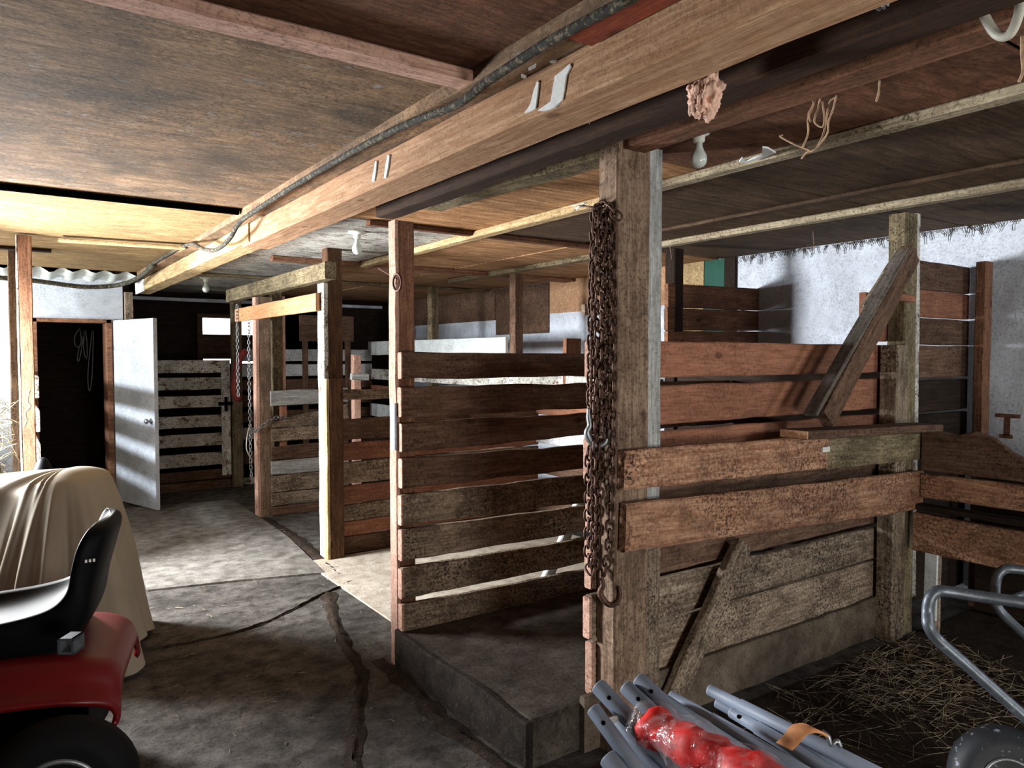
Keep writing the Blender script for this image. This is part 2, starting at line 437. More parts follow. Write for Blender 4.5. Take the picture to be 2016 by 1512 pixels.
# wall with the open door, dark tack room behind it
wd = boxes('wall_door', [(-3.6, .29, 9.1, 9.22, -.1, CZ), (1.0, 1.12, 9.1, 9.22, -.1, CZ), (.29, 1.0, 9.1, 9.22, 1.985, CZ)], M['whitew']); struct(wd)
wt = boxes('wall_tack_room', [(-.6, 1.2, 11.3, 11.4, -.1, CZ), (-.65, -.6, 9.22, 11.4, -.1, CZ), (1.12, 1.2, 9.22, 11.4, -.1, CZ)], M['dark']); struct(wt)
t1 = boxes('trim_1', [(.955, 1.005, 9.06, 9.45, 0, 1.985), (.28, .32, 9.06, 9.3, 0, 1.985), (.28, 1.0, 9.06, 9.25, 1.95, 1.99)], M['postred']); struct(t1)
# the door leaf, open towards us
hinge = Vector((1.02, 9.13, 0)); free = Vector((1.30, 8.24, 0)); dd = (free - hinge).normalized()
dn = Vector((dd.y, -dd.x, 0))
if dn.x > 0: dn = -dn
d1 = board('door_1', hinge + Vector((0, 0, 1.0)), free + Vector((0, 0, 1.0)), 1.96, .04, UP, M['whitew'], jit=.002); struct(d1)
for sgn in (1, -1):
    bm = bmesh.new(); base = free - dd * .07 + Vector((0, 0, .93)) + dn * (.02 * sgn)
    q = (dn * sgn).to_track_quat('Z', 'Y').to_matrix().to_4x4()
    lathe(bm, [(.028, 0), (.028, .006), (.012, .01), (.012, .03), (.024, .038), (.028, .05), (.022, .062), (.004, .066)], Matrix.Translation(base) @ q, 16)
    link('door_knob', bm, M['steel'], d1, smooth=True)

# left wall with its long opening, front wall with a big open door (both out of view)
wl = boxes('wall_left', [(-3.2, -3.05, -2.6, 4.4, -.1, CZ), (-3.2, -.78, 4.3, 4.4, -.1, CZ), (-.88, -.78, 4.4, 5.2, -.1, CZ), (-.88, -.78, 5.2, 6.1, -.1, 1.15), (-.88, -.78, 5.2, 6.1, 1.86, CZ), (-2.15, -.78, 6.1, 6.2, -.1, CZ), (-2.15, -2.03, 6.2, 6.7, -.1, CZ), (-2.15, -2.03, 9.1, 12.0, -.1, CZ), (-2.15, -2.03, 6.7, 9.1, 2.3, CZ), (-2.15, -2.03, 6.7, 9.1, -.1, .5)], M['brown']); struct(wl)  # the inner jog and its window gap are added for the floor lamp
wf = boxes('wall_front', [(-3.2, .6, -2.45, -2.3, -.1, CZ), (2.0, 4.3, -2.45, -2.3, -.1, CZ), (.6, 2.0, -2.45, -2.3, 2.2, CZ), (4.3, 5.4, -2.45, -2.3, -.1, 1.65), (5.2, 5.4, -2.45, -2.3, 1.65, CZ)], M['brown']); struct(wf)  # the gap at the feed alley is added to pass the wall lamp

# ------------------------------------------------------------------ CEILING TIMBER
b1 = board('ceiling_beam', (1.345, -1.5, 2.34), (1.345, 4.78, 2.34), .125, .17, UP, M['tan'], jit=.003)
tag(b1, 'long tan ceiling beam overhead with white paint drips', 'beam')


def splash(pts, ax, off, par):
    """a flat run of dried paint on a face of the beam, 1.5 mm thick"""
    bm = bmesh.new(); P = [at(u, v, ax, off) for (u, v) in pts]
    nrm = Vector((-1, 0, 0)) if ax == 'x' else Vector((0, 0, -1))
    A = [bm.verts.new(p - nrm * .004) for p in P]; B = [bm.verts.new(p + nrm * .0035) for p in P]
    n = len(P)
    try:
        bm.faces.new(A); bm.faces.new(B[::-1])
        for i in range(n): bm.faces.new((A[i], B[i], B[(i + 1) % n], A[(i + 1) % n]))
    except ValueError: pass
    bmesh.ops.recalc_face_normals(bm, faces=bm.faces)
    return link('paint_drip', bm, M['paint'], par)


bxl = 1.2585
splash([(1034, 223), (1046, 205), (1052, 180), (1059, 160), (1062, 162), (1059, 190), (1056, 214), (1046, 219)], 'x', bxl, b1)
splash([(1060, 218), (1086, 200), (1090, 172), (1094, 150), (1108, 140), (1123, 126), (1125, 132), (1116, 150), (1112, 178), (1108, 198), (1092, 212), (1072, 219)], 'x', bxl, b1)
splash([(733, 358), (737, 335), (740, 318), (743, 318), (741, 340), (738, 357)], 'x', bxl, b1)
splash([(757, 352), (760, 328), (764, 306), (768, 306), (765, 330), (761, 350)], 'x', bxl, b1)
b2 = board('ceiling_beam', (1.325, 4.60, 2.345), (1.315, 9.05, 2.335), .115, .15, UP, M['yellow'], jit=.004)
tag(b2, 'yellowed far ceiling beam ending at the white wall above the door', 'beam')
pl = board('ceiling_plate', (1.36, -1.5, 2.43), (1.36, 8.9, 2.43), .40, .055, (1, 0, 0), M['ply'], jit=.004)
tag(pl, 'flat brown plate lying on top of the long ceiling beam', 'plank')
q0, q1 = at(1160, 78, 'z', 2.395), at(1330, 8, 'z', 2.395)
rp = board('painted_plank', (1.21, q0.y, 2.392), (1.21, .2, 2.392), .085, .02, (1, 0, 0), M['redend'])
tag(rp, 'short reddish painted plank wedged above the tan beam', 'plank')
splash([(1100, 118), (1125, 122), (1108, 126), (1082, 121)], 'z', 2.4005, pl); splash([(1040, 135), (1056, 125), (1054, 131), (1042, 137)], 'z', 2.4005, pl); splash([(1026, 146), (1048, 155), (1046, 158), (1026, 150)], 'z', 2.4005, pl)
h1 = board('ceiling_joist', (1.615, -1.5, 2.365), (1.615, 3.46, 2.365), .15, .10, UP, M['joistd'], jit=.004)
tag(h1, 'dark header joist beside the tan beam resting on the gate post', 'joist')
h3 = board('ceiling_joist', (2.06, 2.27, 2.425), (1.96, 3.60, 2.425), .06, .13, UP, M['olive'], jit=.005)
tag(h3, 'mouldy yellowish joist running from the big post toward the gate post', 'joist')
h2 = board('ceiling_joist', (2.075, -1.4, 2.43), (2.075, 2.148, 2.43), .05, .12, UP, M['postred'], jit=.003)
tag(h2, 'orange brown joist ending on the big square post', 'joist')


def batten(x0, y0, x1, y1, w, t, mat, label, z=None):
    z = CZ - .02 - t / 2 if z is None else z
    o = board('ceiling_batten', (x0, y0, z), (x1, y1, z), w, t, Vector((y1 - y0, -(x1 - x0), 0)), mat, jit=.003)
    return tag(o, label, 'batten')


batten(-1.5, 1.92, 1.17, 1.92, .09, .035, M['pink'], 'pinkish batten across the near ceiling left of the tan beam')
batten(2.60, -1.0, 2.66, 2.62, .075, .035, M['batten'], 'ceiling batten behind the bare bulb with a white paint dab')
batten(2.66, 2.7, 2.72, 6.3, .08, .045, M['yellow'], 'yellowish ceiling batten running back over the near stalls')
batten(4.02, -1.0, 4.05, 4.0, .075, .04, M['batten'], 'pale batten with dark nail spots along the tops of the manger posts')
batten(4.05, 4.1, 4.1, 7.1, .075, .045, M['olive'], 'greyish batten over the far manger posts')
batten(3.62, -1.0, 3.64, 4.2, .06, .02, M['plyd'], 'thin dark strip between the battens of the right ceiling')
batten(1.9, 4.32, 4.0, 4.32, .07, .03, M['plyr'], 'dark cross batten on the tan ceiling behind the gate post')
batten(1.9, 6.3, 5.1, 6.3, .09, .045, M['postred'], 'reddish cross batten reaching to the far manger post')
batten(1.55, 8.0, 5.1, 8.0, .07, .03, M['olive'], 'cross batten furthest back under the stall ceiling')
batten(1.3, 10.0, 4.6, 10.0, .07, .04, M['whitew'], 'whitish strip above the slit window at the back', z=2.30)
batten(-.6, 6.87, .35, 6.87, .08, .03, M['dark'], 'dark batten left of the near hay post under the ceiling')
batten(.35, 6.05, 1.15, 5.95, .10, .018, M['yellow'], 'loose yellow slat drooping from the ceiling by the far beam', z=2.40)
batten(-1.6, 4.42, 1.15, 4.43, .035, .03, M['hole'], 'black sagging strip along the seam of the left ceiling')

# paint dabs on the batten behind the bulb
dabs = [o for o in COL.objects if o.get('label', '').startswith('ceiling batten behind the bare')][0]
zz = 2.404
splash([(1455, 318), (1461, 310), (1466, 317), (1500, 306), (1501, 290), (1512, 291), (1527, 300), (1500, 310), (1470, 319)], 'z', zz, dabs)

# ------------------------------------------------------------------ POSTS
bp = thing('support_post', 'big square post with rusty chains, grey board on its right side', 'post', (2.1, 2.2, 0))
post('timber', 1.985, 2.165, 2.15, 2.26, 0, 2.445, M['post'], bp, jit=.003)
post('dirty_foot', 2.166, 2.254, 2.162, 2.26, 0, .80, M['dung'], bp, jit=.006)
post('grey_board', 2.168, 2.252, 2.165, 2.26, .79, 2.44, M['grey'], bp, jit=.006)['label'] = 'weathered grey board'
gp = thing('support_post', 'slim gate post between the stall boards and the alley with a metal plate', 'post', (1.65, 3.42, 0))
post('timber', 1.665, 1.752, 3.405, 3.49, 0, 2.28, M['postred'], gp, jit=.003)
post('lit_face_strip', 1.644, 1.664, 3.404, 3.485, 0, 2.28, M['pink'], gp, jit=.004)['label'] = 'pale lit edge strip'  # paler strip puts the light on the alley face into its colour
boxes('metal_plate', [(1.632, 1.643, 3.40, 3.45, 1.12, 1.36)], M['plate'], gp)['label'] = 'bluish metal plate'
ep = thing('support_post', 'dark post under the end of the mossy header, whitewashed on its alley side', 'post', (2.15, 5.6, 0))
post('timber', 2.112, 2.235, 5.58, 5.69, 0, CZ - .02, M['joist'], ep, jit=.003)
post('whitewashed_board', 2.07, 2.110, 5.56, 5.69, 0, 2.16, M['worn'], ep, jit=.004)['label'] = 'whitewashed front board'
st = post('stub_post', 2.09, 2.20, 5.49, 5.55, 0, 1.42, M['joist'], None, jit=.003)
tag(st, 'short dark stub post in front of the whitewashed post', 'post')
post('lit_edge', 2.058, 2.088, 5.49, 5.55, 0, 1.42, M['yellow'], st, jit=.004)  # yellow strip paints the light along the stub's alley edge
f1 = post('support_post', 2.105, 2.215, 7.40, 7.50, 0, 2.18, M['post']); tag(f1, 'pinkish edged post carrying the hanging thin chains', 'post')
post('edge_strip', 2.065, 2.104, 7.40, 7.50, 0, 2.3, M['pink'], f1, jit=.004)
f2 = post('support_post', 2.26, 2.36, 7.50, 7.60, 0, 2.3, M['olive']); tag(f2, 'mossy twin post just right of the chain post', 'post')
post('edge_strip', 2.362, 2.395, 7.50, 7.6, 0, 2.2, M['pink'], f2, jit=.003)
g1 = post('support_post', 2.31, 2.42, 9.25, 9.36, 0, 2.36, M['olive']); tag(g1, 'grey post in front of the slit window with a red hose', 'post')
d2 = thing('support_post', 'tall grey green manger post holding the diagonal brace', 'post', (4.28, 2.2, 0))
post('timber', 4.19, 4.32, 2.16, 2.26, 0, 2.40, M['olive'], d2, lean=(-.03, 0), jit=.004)
post('whitewashed_side', 4.32, 4.375, 2.17, 2.26, .2, 2.41, M['worn'], d2, lean=(-.03, 0), jit=.006)
s2 = post('stub_post', 4.06, 4.185, 2.14, 2.24, 0, 1.66, M['dung']); tag(s2, 'worn stub post with a pale gouge left of the tall manger post', 'post')
for (y, lab, mt, hi) in ((3.95, 'dark manger post seen just right of the big chain post', 'dark', 2.41), (6.05, 'manger post at the right end of the white plank', 'brown', 2.41), (7.77, 'furthest manger post standing behind the white plank', 'olive', 2.41)):
    o = post('manger_post', 4.19, 4.29, y - .05, y + .05, 0, hi, M[mt]); tag(o, lab, 'post')
o = post('wall_post', 5.07, 5.17, 2.13, 2.19, .0, 2.19, M['tan']); o.data.materials[0] = M['postred']; tag(o, 'upright reddish two by four against the right white wall', 'post')
o = post('manger_post', 4.15, 4.33, 5.15, 5.2, .0, 1.75, M['postred']); tag(o, 'low red brown slatted post by the white wall box', 'post')
o = post('short_post', 3.0, 3.08, 7.2, 7.28, 0, 1.61, M['pink']); tag(o, 'short pale post under the left end of the white plank', 'post')
o = post('door_post', 1.13, 1.21, 9.0, 9.08, 0, 2.29, M['dung']); tag(o, 'narrow stained post at the corner where the far beam ends', 'post')

# hay pen posts and slats on the left
l1 = thing('pen_post', 'reddish front post of the hay pen with a sunlit edge', 'post', (.14, 6.1, 0))
post('timber', .115, .195, 6.05, 6.15, 0, 2.42, M['postred'], l1, lean=(.0, 0))
post('lit_edge', .104, .114, 6.05, 6.15, 0, 2.42, M['worn'], l1)  # whitish strip paints the bright light on this edge
l2 = post('pen_post', .065, .135, 6.95, 7.05, 0, 2.42, M['post']); tag(l2, 'grey brown hay pen post nearer the door wall', 'post')
sl = thing('pen_fence', 'slatted side of the hay pen behind the reddish post', 'fence', (.2, 7.5, 0))
for z in (.10, .34, .58, .82, 1.06, 1.30): by('slat', .2, 6.2, 9.08, z, z + .155, M['worn'], sl, t=.025)

# ------------------------------------------------------------------ NEAR RIGHT DIVIDER (A)
dA = thing('stall_divider', 'reddish plank divider running right from the big chain post', 'stall divider', (2.1, 2.3, .0))
for i, (z0, z1, mt) in enumerate(((1.505, 1.662, 'rust'), (1.30, 1.47, 'rust'), (1.09, 1.27, 'rust'), (.88, 1.05, 'brown'), (.645, .85, 'brown'), (.44, .62, 'dung'), (.205, .43, 'dung'))):
    e = random.uniform(-.02, .01)
    bd = bx('board', 2.263, 1.968 + e, 4.18, z0, z1, M[mt], dA, jit=.006)
    bx('end_grain', 2.262, 1.958 + e, 1.975 + e, z0 + .004, z1 - .004, M['pink'], bd, t=.04, jit=.001)
rA = thing('front_rail', 'upper speckled front rail nailed across the big post', 'rail', (2.0, 2.1, 1.1))
bx('plank', 2.108, 1.995, 3.36, 1.074, 1.229, M['rail'], rA, z0r=1.04, z1r=1.205, jit=.006)
bx('splice', 2.112, 3.363, 4.30, 1.03, 1.205, M['olive'], rA, z0r=1.012, z1r=1.165, jit=.004)
boxes('white_tag', [(3.31, 3.37, 2.102, 2.108, 1.125, 1.15)], M['porcelain'], rA)
o = bx('front_rail', 2.105, 1.995, 4.30, .828, 1.017, M['rail'], z0r=.725, z1r=.945, jit=.006); tag(o, 'lower speckled front rail nailed across the big post', 'rail')
o = board('shelf_plank', (3.03, 2.07, 1.235), (4.28, 2.07, 1.20), .15, .04, (0, 1, 0), M['brown']); tag(o, 'flat plank lying on top of the upper front rail', 'plank')
boxes('cut_end', [(3.022, 3.03, 1.998, 2.142, 1.218, 1.253)], M['tan'], o)


def slant(name, u0, v0, u1, v1, y, w, t, mat, label):
    a, b = at(u0, v0, 'y', y), at(u1, v1, 'y', y)
    dirv = (b - a).normalized(); up = dirv.cross(Vector((0, 1, 0)))
    o = board(name, a, b, w, t, up, M[mat], jit=.006)
    return tag(o, label, 'brace')


slant('diagonal_brace', 1792, 500, 1622, 826, 2.06, .115, .06, 'brown', 'long diagonal brace from the manger post down to the shelf plank')
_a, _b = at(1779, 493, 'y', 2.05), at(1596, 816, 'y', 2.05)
board('brace_lit_edge', _a, _b, .022, .07, (_b - _a).cross(Vector((0, 1, 0))), M['greyd'], COL.objects['diagonal_brace'], jit=.004)  # grey strip paints the light caught by the brace's narrow edge
slant('brace_block', 1768, 510, 1702, 612, 2.13, .07, .03, 'dung', 'short plank nailed behind the top of the diagonal brace')
slant('diagonal_brace', 1462, 1070, 1312, 1400, 2.20, .11, .045, 'dung', 'lower dirty brace leaning against the divider boards under the rails')
o = bx('cross_piece', 2.13, 4.0, 4.22, 1.90, 1.94, M['rust'], t=.03); tag(o, 'small red stick poking out left of the brace top', 'plank')

# divider continuing from the manger post to the wall
dD = thing('stall_divider', 'dark boards closing the feed alley between manger post and wall', 'stall divider', (4.8, 2.3, 0))
for z0, z1, mt in ((2.0, 2.17, 'brown'), (1.832, 1.995, 'rust'), (1.665, 1.827, 'brown'), (1.465, 1.66, 'brown'), (1.255, 1.448, 'dark'), (1.03, 1.238, 'dark'), (.78, 1.02, 'dark'), (.5, .75, 'dark'), (.1, .45, 'dark')):
    bx('board', 2.265, 4.38, 5.17, z0, z1, M[mt], dD)
bx('board', 2.265, 3.95, 4.185, 1.68, 1.95, M['rust'], dD)

# partition across the feed alley further back
dC = thing('stall_divider', 'three tight brown planks against the white wall right of the post', 'stall divider', (4.7, 3.92, 1.6))
for z0, z1 in ((1.96, 2.14), (1.79, 1.955), (1.60, 1.785)): bx('board', 3.90, 4.12, 5.19, z0, z1, M['postred'], dC, z0r=z0 + .015, z1r=z1 + .015)
for z0, z1 in ((1.3, 1.55), (1.0, 1.27), (.6, .9), (.2, .5)): bx('board', 3.90, 4.30, 5.19, z0, z1, M['brown'], dC)

# manger front towards the photographer
mg = thing('feed_manger', 'manger boards on the right, top one with a curved notch', 'manger', (4.3, 1.3, .5))
PROF = [(0, .04), (.10, .02), (.2, .0), (.28, .03), (.38, .0), (.5, -.10), (.6, -.115), (.75, -.09), (.9, .02), (1, .04)]


def notch(s):
    for (a, va), (b, vb) in zip(PROF, PROF[1:]):
        if a <= s <= b: return va + (vb - va) * (3 * ((s - a) / (b - a)) ** 2 - 2 * ((s - a) / (b - a)) ** 3)
    return 0


by('board', 4.26, 2.10, 1.1, .955, 1.165, M['brown'], mg, t=.045, prof=notch)
by('board', 4.26, 2.10, .3, .80, .935, M['rail'], mg, t=.045, z0r=.815, z1r=.955)
by('board', 4.22, 2.12, .3, .50, .715, M['rail'], mg, t=.05, z0r=.50, z1r=.70)
by('ledge', 4.215, 2.10, .3, .735, .765, M['dark'], mg, t=.09)
o = post('manger_post', 4.335, 4.40, 2.04, 2.1, 0, .52, M['dung']); tag(o, 'low dirty upright under the manger boards with a whitewashed edge', 'post')
post('white_edge', 4.318, 4.334, 2.03, 2.1, .1, .52, M['clean'], o)
o = by('trough_plank', 4.95, 2.1, .0, .02, .9, M['dark'], t=.04); tag(o, 'dark upright plank deep inside the manger', 'plank')

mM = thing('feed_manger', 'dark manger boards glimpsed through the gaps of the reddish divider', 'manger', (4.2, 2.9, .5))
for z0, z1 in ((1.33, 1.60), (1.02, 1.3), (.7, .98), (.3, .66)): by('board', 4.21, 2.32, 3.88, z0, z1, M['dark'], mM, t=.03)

# ------------------------------------------------------------------ GATE DIVIDER (B)
dB = thing('stall_divider', 'tall slatted divider of dark wide planks at the slim gate post', 'stall divider', (1.7, 3.38, 0))
BZ = [(1.487, 1.622), (1.285, 1.46), (1.12, 1.278), (.905, 1.085), (.735, .875), (.545, .70), (.335, .515), (.2, .315)]
BZ = [(1.485, 1.620), (1.282, 1.437), (1.085, 1.235), (.888, 1.045), (.69, .853), (.492, .66), (.335, .44), (.20, .30)]
def vz(v, x=1.66, y=3.36): 
    return EYE.z - (v - 700) * (.569 * x + .822 * y) / FPX * 1.0
BP = [((693, 747), (697, 741)), ((762, 822), (756, 803)), ((833, 890), (815, 856)), ((903, 962), (880, 922)), ((975, 1035), (935, 992)), ((1043, 1105), (1000, 1047)), ((1120, 1180), (1063, 1108)), ((1190, 1245), (1128, 1185))]
for i, ((a0, a1), (c0, c1)) in enumerate(BP):
    mt = 'brown' if i < 4 else 'dung'
    zl1, zl0 = at(797, a0, 'y', 3.36).z, at(797, a1, 'y', 3.36).z
    zr1, zr0 = at(1160, c0, 'y', 3.36).z, at(1160, c1, 'y', 3.36).z
    k = (4.18 - 1.655) / (2.9 - 1.67)
    bd = bx('board', 3.36, 1.655, 4.18, zl0, zl1, M[mt], dB, z0r=zl0 + (zr0 - zl0) * k * .6, z1r=zl1 + (zr1 - zl1) * k * .6, jit=.008)
    bx('end_grain', 3.357, 1.648, 1.657, zl0 + .002, zl1 - .002, M['pink'], bd, t=.042, jit=.001)

# ------------------------------------------------------------------ DIVIDER E and GATE F
dE = thing('stall_divider', 'reddish plank wall behind the gate post right of the stub post', 'stall divider', (2.3, 5.6, 0))
for z0, z1, mt in ((1.245, 1.325, 'dung'), (.925, 1.09, 'brown'), (.757, .90, 'rust'), (.57, .745, 'dung'), (.41, .555, 'rust'), (.27, .40, 'dung'), (.147, .265, 'rust'), (.0, .14, 'brown')):
    bx('board', 5.60, 2.24, 4.18, z0, z1, M[mt], dE, jit=.008)
gF = thing('stall_gate', 'low plank gate with a sloping top left of the stub post', 'gate', (2.3, 7.4, 0))
for (zl0, zl1, zr0, zr1, mt) in ((1.10, 1.25, 1.115, 1.26, 'grey'), (.885, .945, .885, 1.09, 'dung'), (.745, .875, .745, .875, 'dung'), (.56, .69, .56, .715, 'brown'), (.413, .55, .413, .55, 'grey'), (.235, .40, .235, .41, 'dung'), (.10, .225, .1, .225, 'dung'), (-.0, .09, 0, .09, 'brown')):
    bx('board', 7.36, 2.2, 3.0, zl0, zl1, M[mt], gF, z0r=zr0, z1r=zr1, jit=.006)
bx('board', 7.5, 3.0, 4.18, .1, .9, M['dark'], gF)
post('stile', 2.30, 2.37, 7.40, 7.44, 0, 1.1, M['rust'], gF)
o = by('header_beam', 2.0, 5.33, 8.25, 2.17, 2.30, M['olive'], t=.09, jit=.006); tag(o, 'mossy header under the ceiling ending at the dark post', 'beam')
o = by('orange_plank', 2.025, 5.60, 8.0, 1.948, 2.085, M['orange'], t=.03); tag(o, 'clean orange plank nailed high across the alley posts', 'plank')

# ------------------------------------------------------------------ BACK FENCES
gG = thing('stall_gate', 'white painted slatted gate behind the open door', 'gate', (2.0, 9.35, 0))
VB = [(709, 734), (743, 767), (779, 802), (818, 841), (854, 878), (892, 917), (926, 945), (947, 975)]
for i, (a0, a1) in enumerate(VB):
    bx('slat', 9.35, 1.28, 2.30, at(400, a1, 'y', 9.35).z, at(400, a0, 'y', 9.35).z, M['worn'] if i < 6 else M['brown'], gG)
post('stile', 2.19, 2.295, 9.315, 9.348, .15, 1.5, M['worn'], gG)
boxes('latch', [(2.15, 2.31, 9.29, 9.312, 1.0, 1.04), (2.22, 2.25, 9.285, 9.312, .93, 1.1)], M['hole'], gG)
fH = thing('stall_fence', 'half white slatted fence far back between the alley posts', 'fence', (3.3, 9.4, 0))
for a0, a1, mt in ((688, 711), (717, 740)) and ((688, 711, 'white'), (717, 740, 'white'), (746, 766, 'brown'), (775, 797, 'brown'), (806, 826, 'brown'), (836, 858, 'worn'), (880, 905, 'brown'), (930, 950, 'worn')):
    bx('slat', 9.40, 2.43, 4.18, at(600, a1, 'y', 9.40).z, at(600, a0, 'y', 9.40).z, M[mt], fH, jit=.006)
wp = by('white_plank', 4.155, 6.12, 9.46, 1.625, 1.785, M['clean'], t=.03, z0r=1.605, z1r=1.79); tag(wp, 'long clean white plank along the manger posts', 'plank')
mF = thing('feed_manger', 'long slatted manger front behind the tall slatted divider', 'manger', (4.2, 6.5, 0))
for z0, z1, mt in ((1.28, 1.42, 'worn'), (1.05, 1.2, 'rust'), (.78, .95, 'white'), (.5, .7, 'brown'), (.1, .42, 'brown')):
    by('board', 4.15, 4.0, 9.4, z0, z1, M[mt], mF, t=.035)
o = bx('ply_board', 9.0, 3.05, 3.75, 1.78, 2.10, M['brown'], t=.02); tag(o, 'brown plywood piece with a torn label on the far fence', 'board')
post('leg', 3.1, 3.16, 9.02, 9.08, 0, 1.8, M['brown'], o)
post('leg', 3.66, 3.72, 9.02, 9.08, 0, 1.8, M['brown'], o)
o = board('grey_block', (2.96, 7.17, 1.385), (3.14, 7.17, 1.375), .07, .06, UP, M['grey']); tag(o, 'small grey wooden block on the top edge of the far divider', 'block')
o = bx('wall_plank', 5.1, 4.6, 5.19, 2.09, 2.2, M['rust'], t=.03); tag(o, 'brown plank high on the wall left of the big post', 'plank')
o = bx('wall_plank', 5.12, 4.34, 5.19, 1.97, 2.06, M['dung'], t=.05); tag(o, 'grubby rail below the brown plank high on the wall', 'plank')

# stack of slats / brace seen through the gaps of the gate divider
a, b = Vector((2.45, 3.43, .0)), Vector((3.35, 3.43, 1.5))
o = board('diagonal_brace', a, b, .07, .04, (b - a).cross(Vector((0, 1, 0))), M['white']); tag(o, 'pale slanting brace glimpsed through the slats of the tall divider', 'brace')

# ------------------------------------------------------------------ FLOOR MATS
def floormat(P, label, mt='mat', th=.014):
    bm = bmesh.new(); n = len(P)
    B = [bm.verts.new((x, y, 0.001)) for x, y in P]; T = [bm.verts.new((x, y, th)) for x, y in P]
    bm.faces.new(B[::-1]); bm.faces.new(T)
    for i in range(n): bm.faces.new((B[i], B[(i + 1) % n], T[(i + 1) % n], T[i]))
    bmesh.ops.recalc_face_normals(bm, faces=bm.faces)
    return tag(link('floor_mat', bm, M[mt]), label, 'mat')


floormat([(.79, 5.48), (1.35, 5.36), (1.927, 5.19), (2.04, 6.35), (2.06, 6.75), (1.4, 6.85), (.87, 6.95), (.83, 6.2)], 'dusty floor mat lit in front of the stub post')
floormat([(.88, 7.0), (2.06, 6.8), (2.08, 8.4), (1.1, 8.55), (.93, 8.5)], 'shaded floor mat in front of the open door')
floormat([(-.4, 5.5), (.73, 5.45), (.8, 6.9), (-.4, 7.0)], 'dark floor mat by the hay pen behind the tarp')


def ridge(pts, w, label):
    bm = bmesh.new(); P = catmull(pts, 14); rows = []
    for i, p in enumerate(P):
        T = (P[min(i + 1, len(P) - 1)] - P[max(i - 1, 0)]).normalized(); S = Vector((-T.y, T.x, 0))
        ww = w * (.55 + .9 * abs(noise.noise(p * 5)))
        rows.append([bm.verts.new(p + S * (k / 3 * ww) + Vector((noise.noise(p * 9 + S * k) * .02, noise.noise(p * 8 + S * (k + 9)) * .02, .0025 + (.016 * (1 - abs(k / 3)) * (.4 + abs(noise.noise(p * 14 + S * k))))))) for k in range(-3, 4)])
    for A, B in zip(rows, rows[1:]):
        for k in range(6): bm.faces.new((A[k], A[k + 1], B[k + 1], B[k]))
    bmesh.ops.recalc_face_normals(bm, faces=bm.faces)
    return tag(link('floor_dirt', bm, M['dirt'], smooth=True), label, 'dirt', kind='stuff')


ridge([(1.78, 4.75, 0), (1.62, 4.2, 0), (1.52, 3.75, 0), (1.45, 3.4, 0), (1.22, 2.95, 0), (1.0, 2.4, 0), (.9, 1.9, 0)], .05, 'dirt packed in the crack along the alley floor')
ridge([(1.6, 3.55, 0), (1.6, 3.2, 0), (1.56, 2.8, 0), (1.58, 2.3, 0)], .06, 'dirt heaped along the foot of the black curb')
ridge([(2.0, 5.1, 0), (2.06, 5.8, 0), (2.1, 6.6, 0), (2.1, 7.3, 0)], .07, 'chaff and dirt along the right edge of the mat')
ridge([(.7, 4.35, 0), (1.2, 4.4, 0), (1.75, 4.75, 0), (2.2, 5.0, 0)], .006, 'thin joint of dirt across the alley floor')


# ------------------------------------------------------------------ STRAW, HAY
def straws(name, n, fn, mat, label, cat, lmin, lmax, r=.0016, flat=.25):
    bm = bmesh.new()
    for _ in range(n):
        p, up = fn(); a = random.uniform(0, math.pi * 2); L = random.uniform(lmin, lmax); e = random.gauss(0, flat)
        d = Vector((math.cos(a) * math.cos(e), math.sin(a) * math.cos(e), math.sin(e) * (1 if up else .3)))
        bend = Vector((random.uniform(-1, 1), random.uniform(-1, 1), random.uniform(0, .6))) * L * .12
        p0, p2 = p - d * L / 2, p + d * L / 2; p1 = p + bend
        for q in (p0, p1, p2): q.z = max(q.z, .004)
        rr = r * random.uniform(.7, 1.5); rings = []
        S = d.cross(Vector((0, 0, 1))); S = S.normalized() if S.length > .01 else Vector((1, 0, 0)); N = S.cross(d).normalized()
        for q in (p0, p1, p2): rings.append([bm.verts.new(q + S * rr), bm.verts.new(q + N * rr), bm.verts.new(q - S * rr)])
        for A, B in zip(rings, rings[1:]):
            for k in range(3): bm.faces.new((A[k], A[(k + 1) % 3], B[(k + 1) % 3], B[k]))
    return tag(link(name, bm, mat), label, cat, kind='stuff')


def f_pile():
    while True:
        x, y = random.gauss(3.6, .42), random.gauss(1.78, .27)
        if 2.3 < x < 4.2 and .6 < y < 2.08: break
    h = .10 * math.exp(-((x - 3.75) / .4) ** 2 - ((y - 1.95) / .3) ** 2)
    return Vector((x, y, .008 + random.random() * (h + .015))), True


straws('straw', 800, f_pile, M['straw'], 'loose straw heaped in the pen corner below the manger', 'straw', .05, .24, .0013, .3)


def f_floor():
    while True:
        p = Vector((random.uniform(.3, 2.1), random.uniform(2.2, 8.2), 0))
        if not (p.x > 1.62 and p.y < 3.5): break
    return p + Vector((0, 0, .012 if p.y > 5.2 else .005)), False


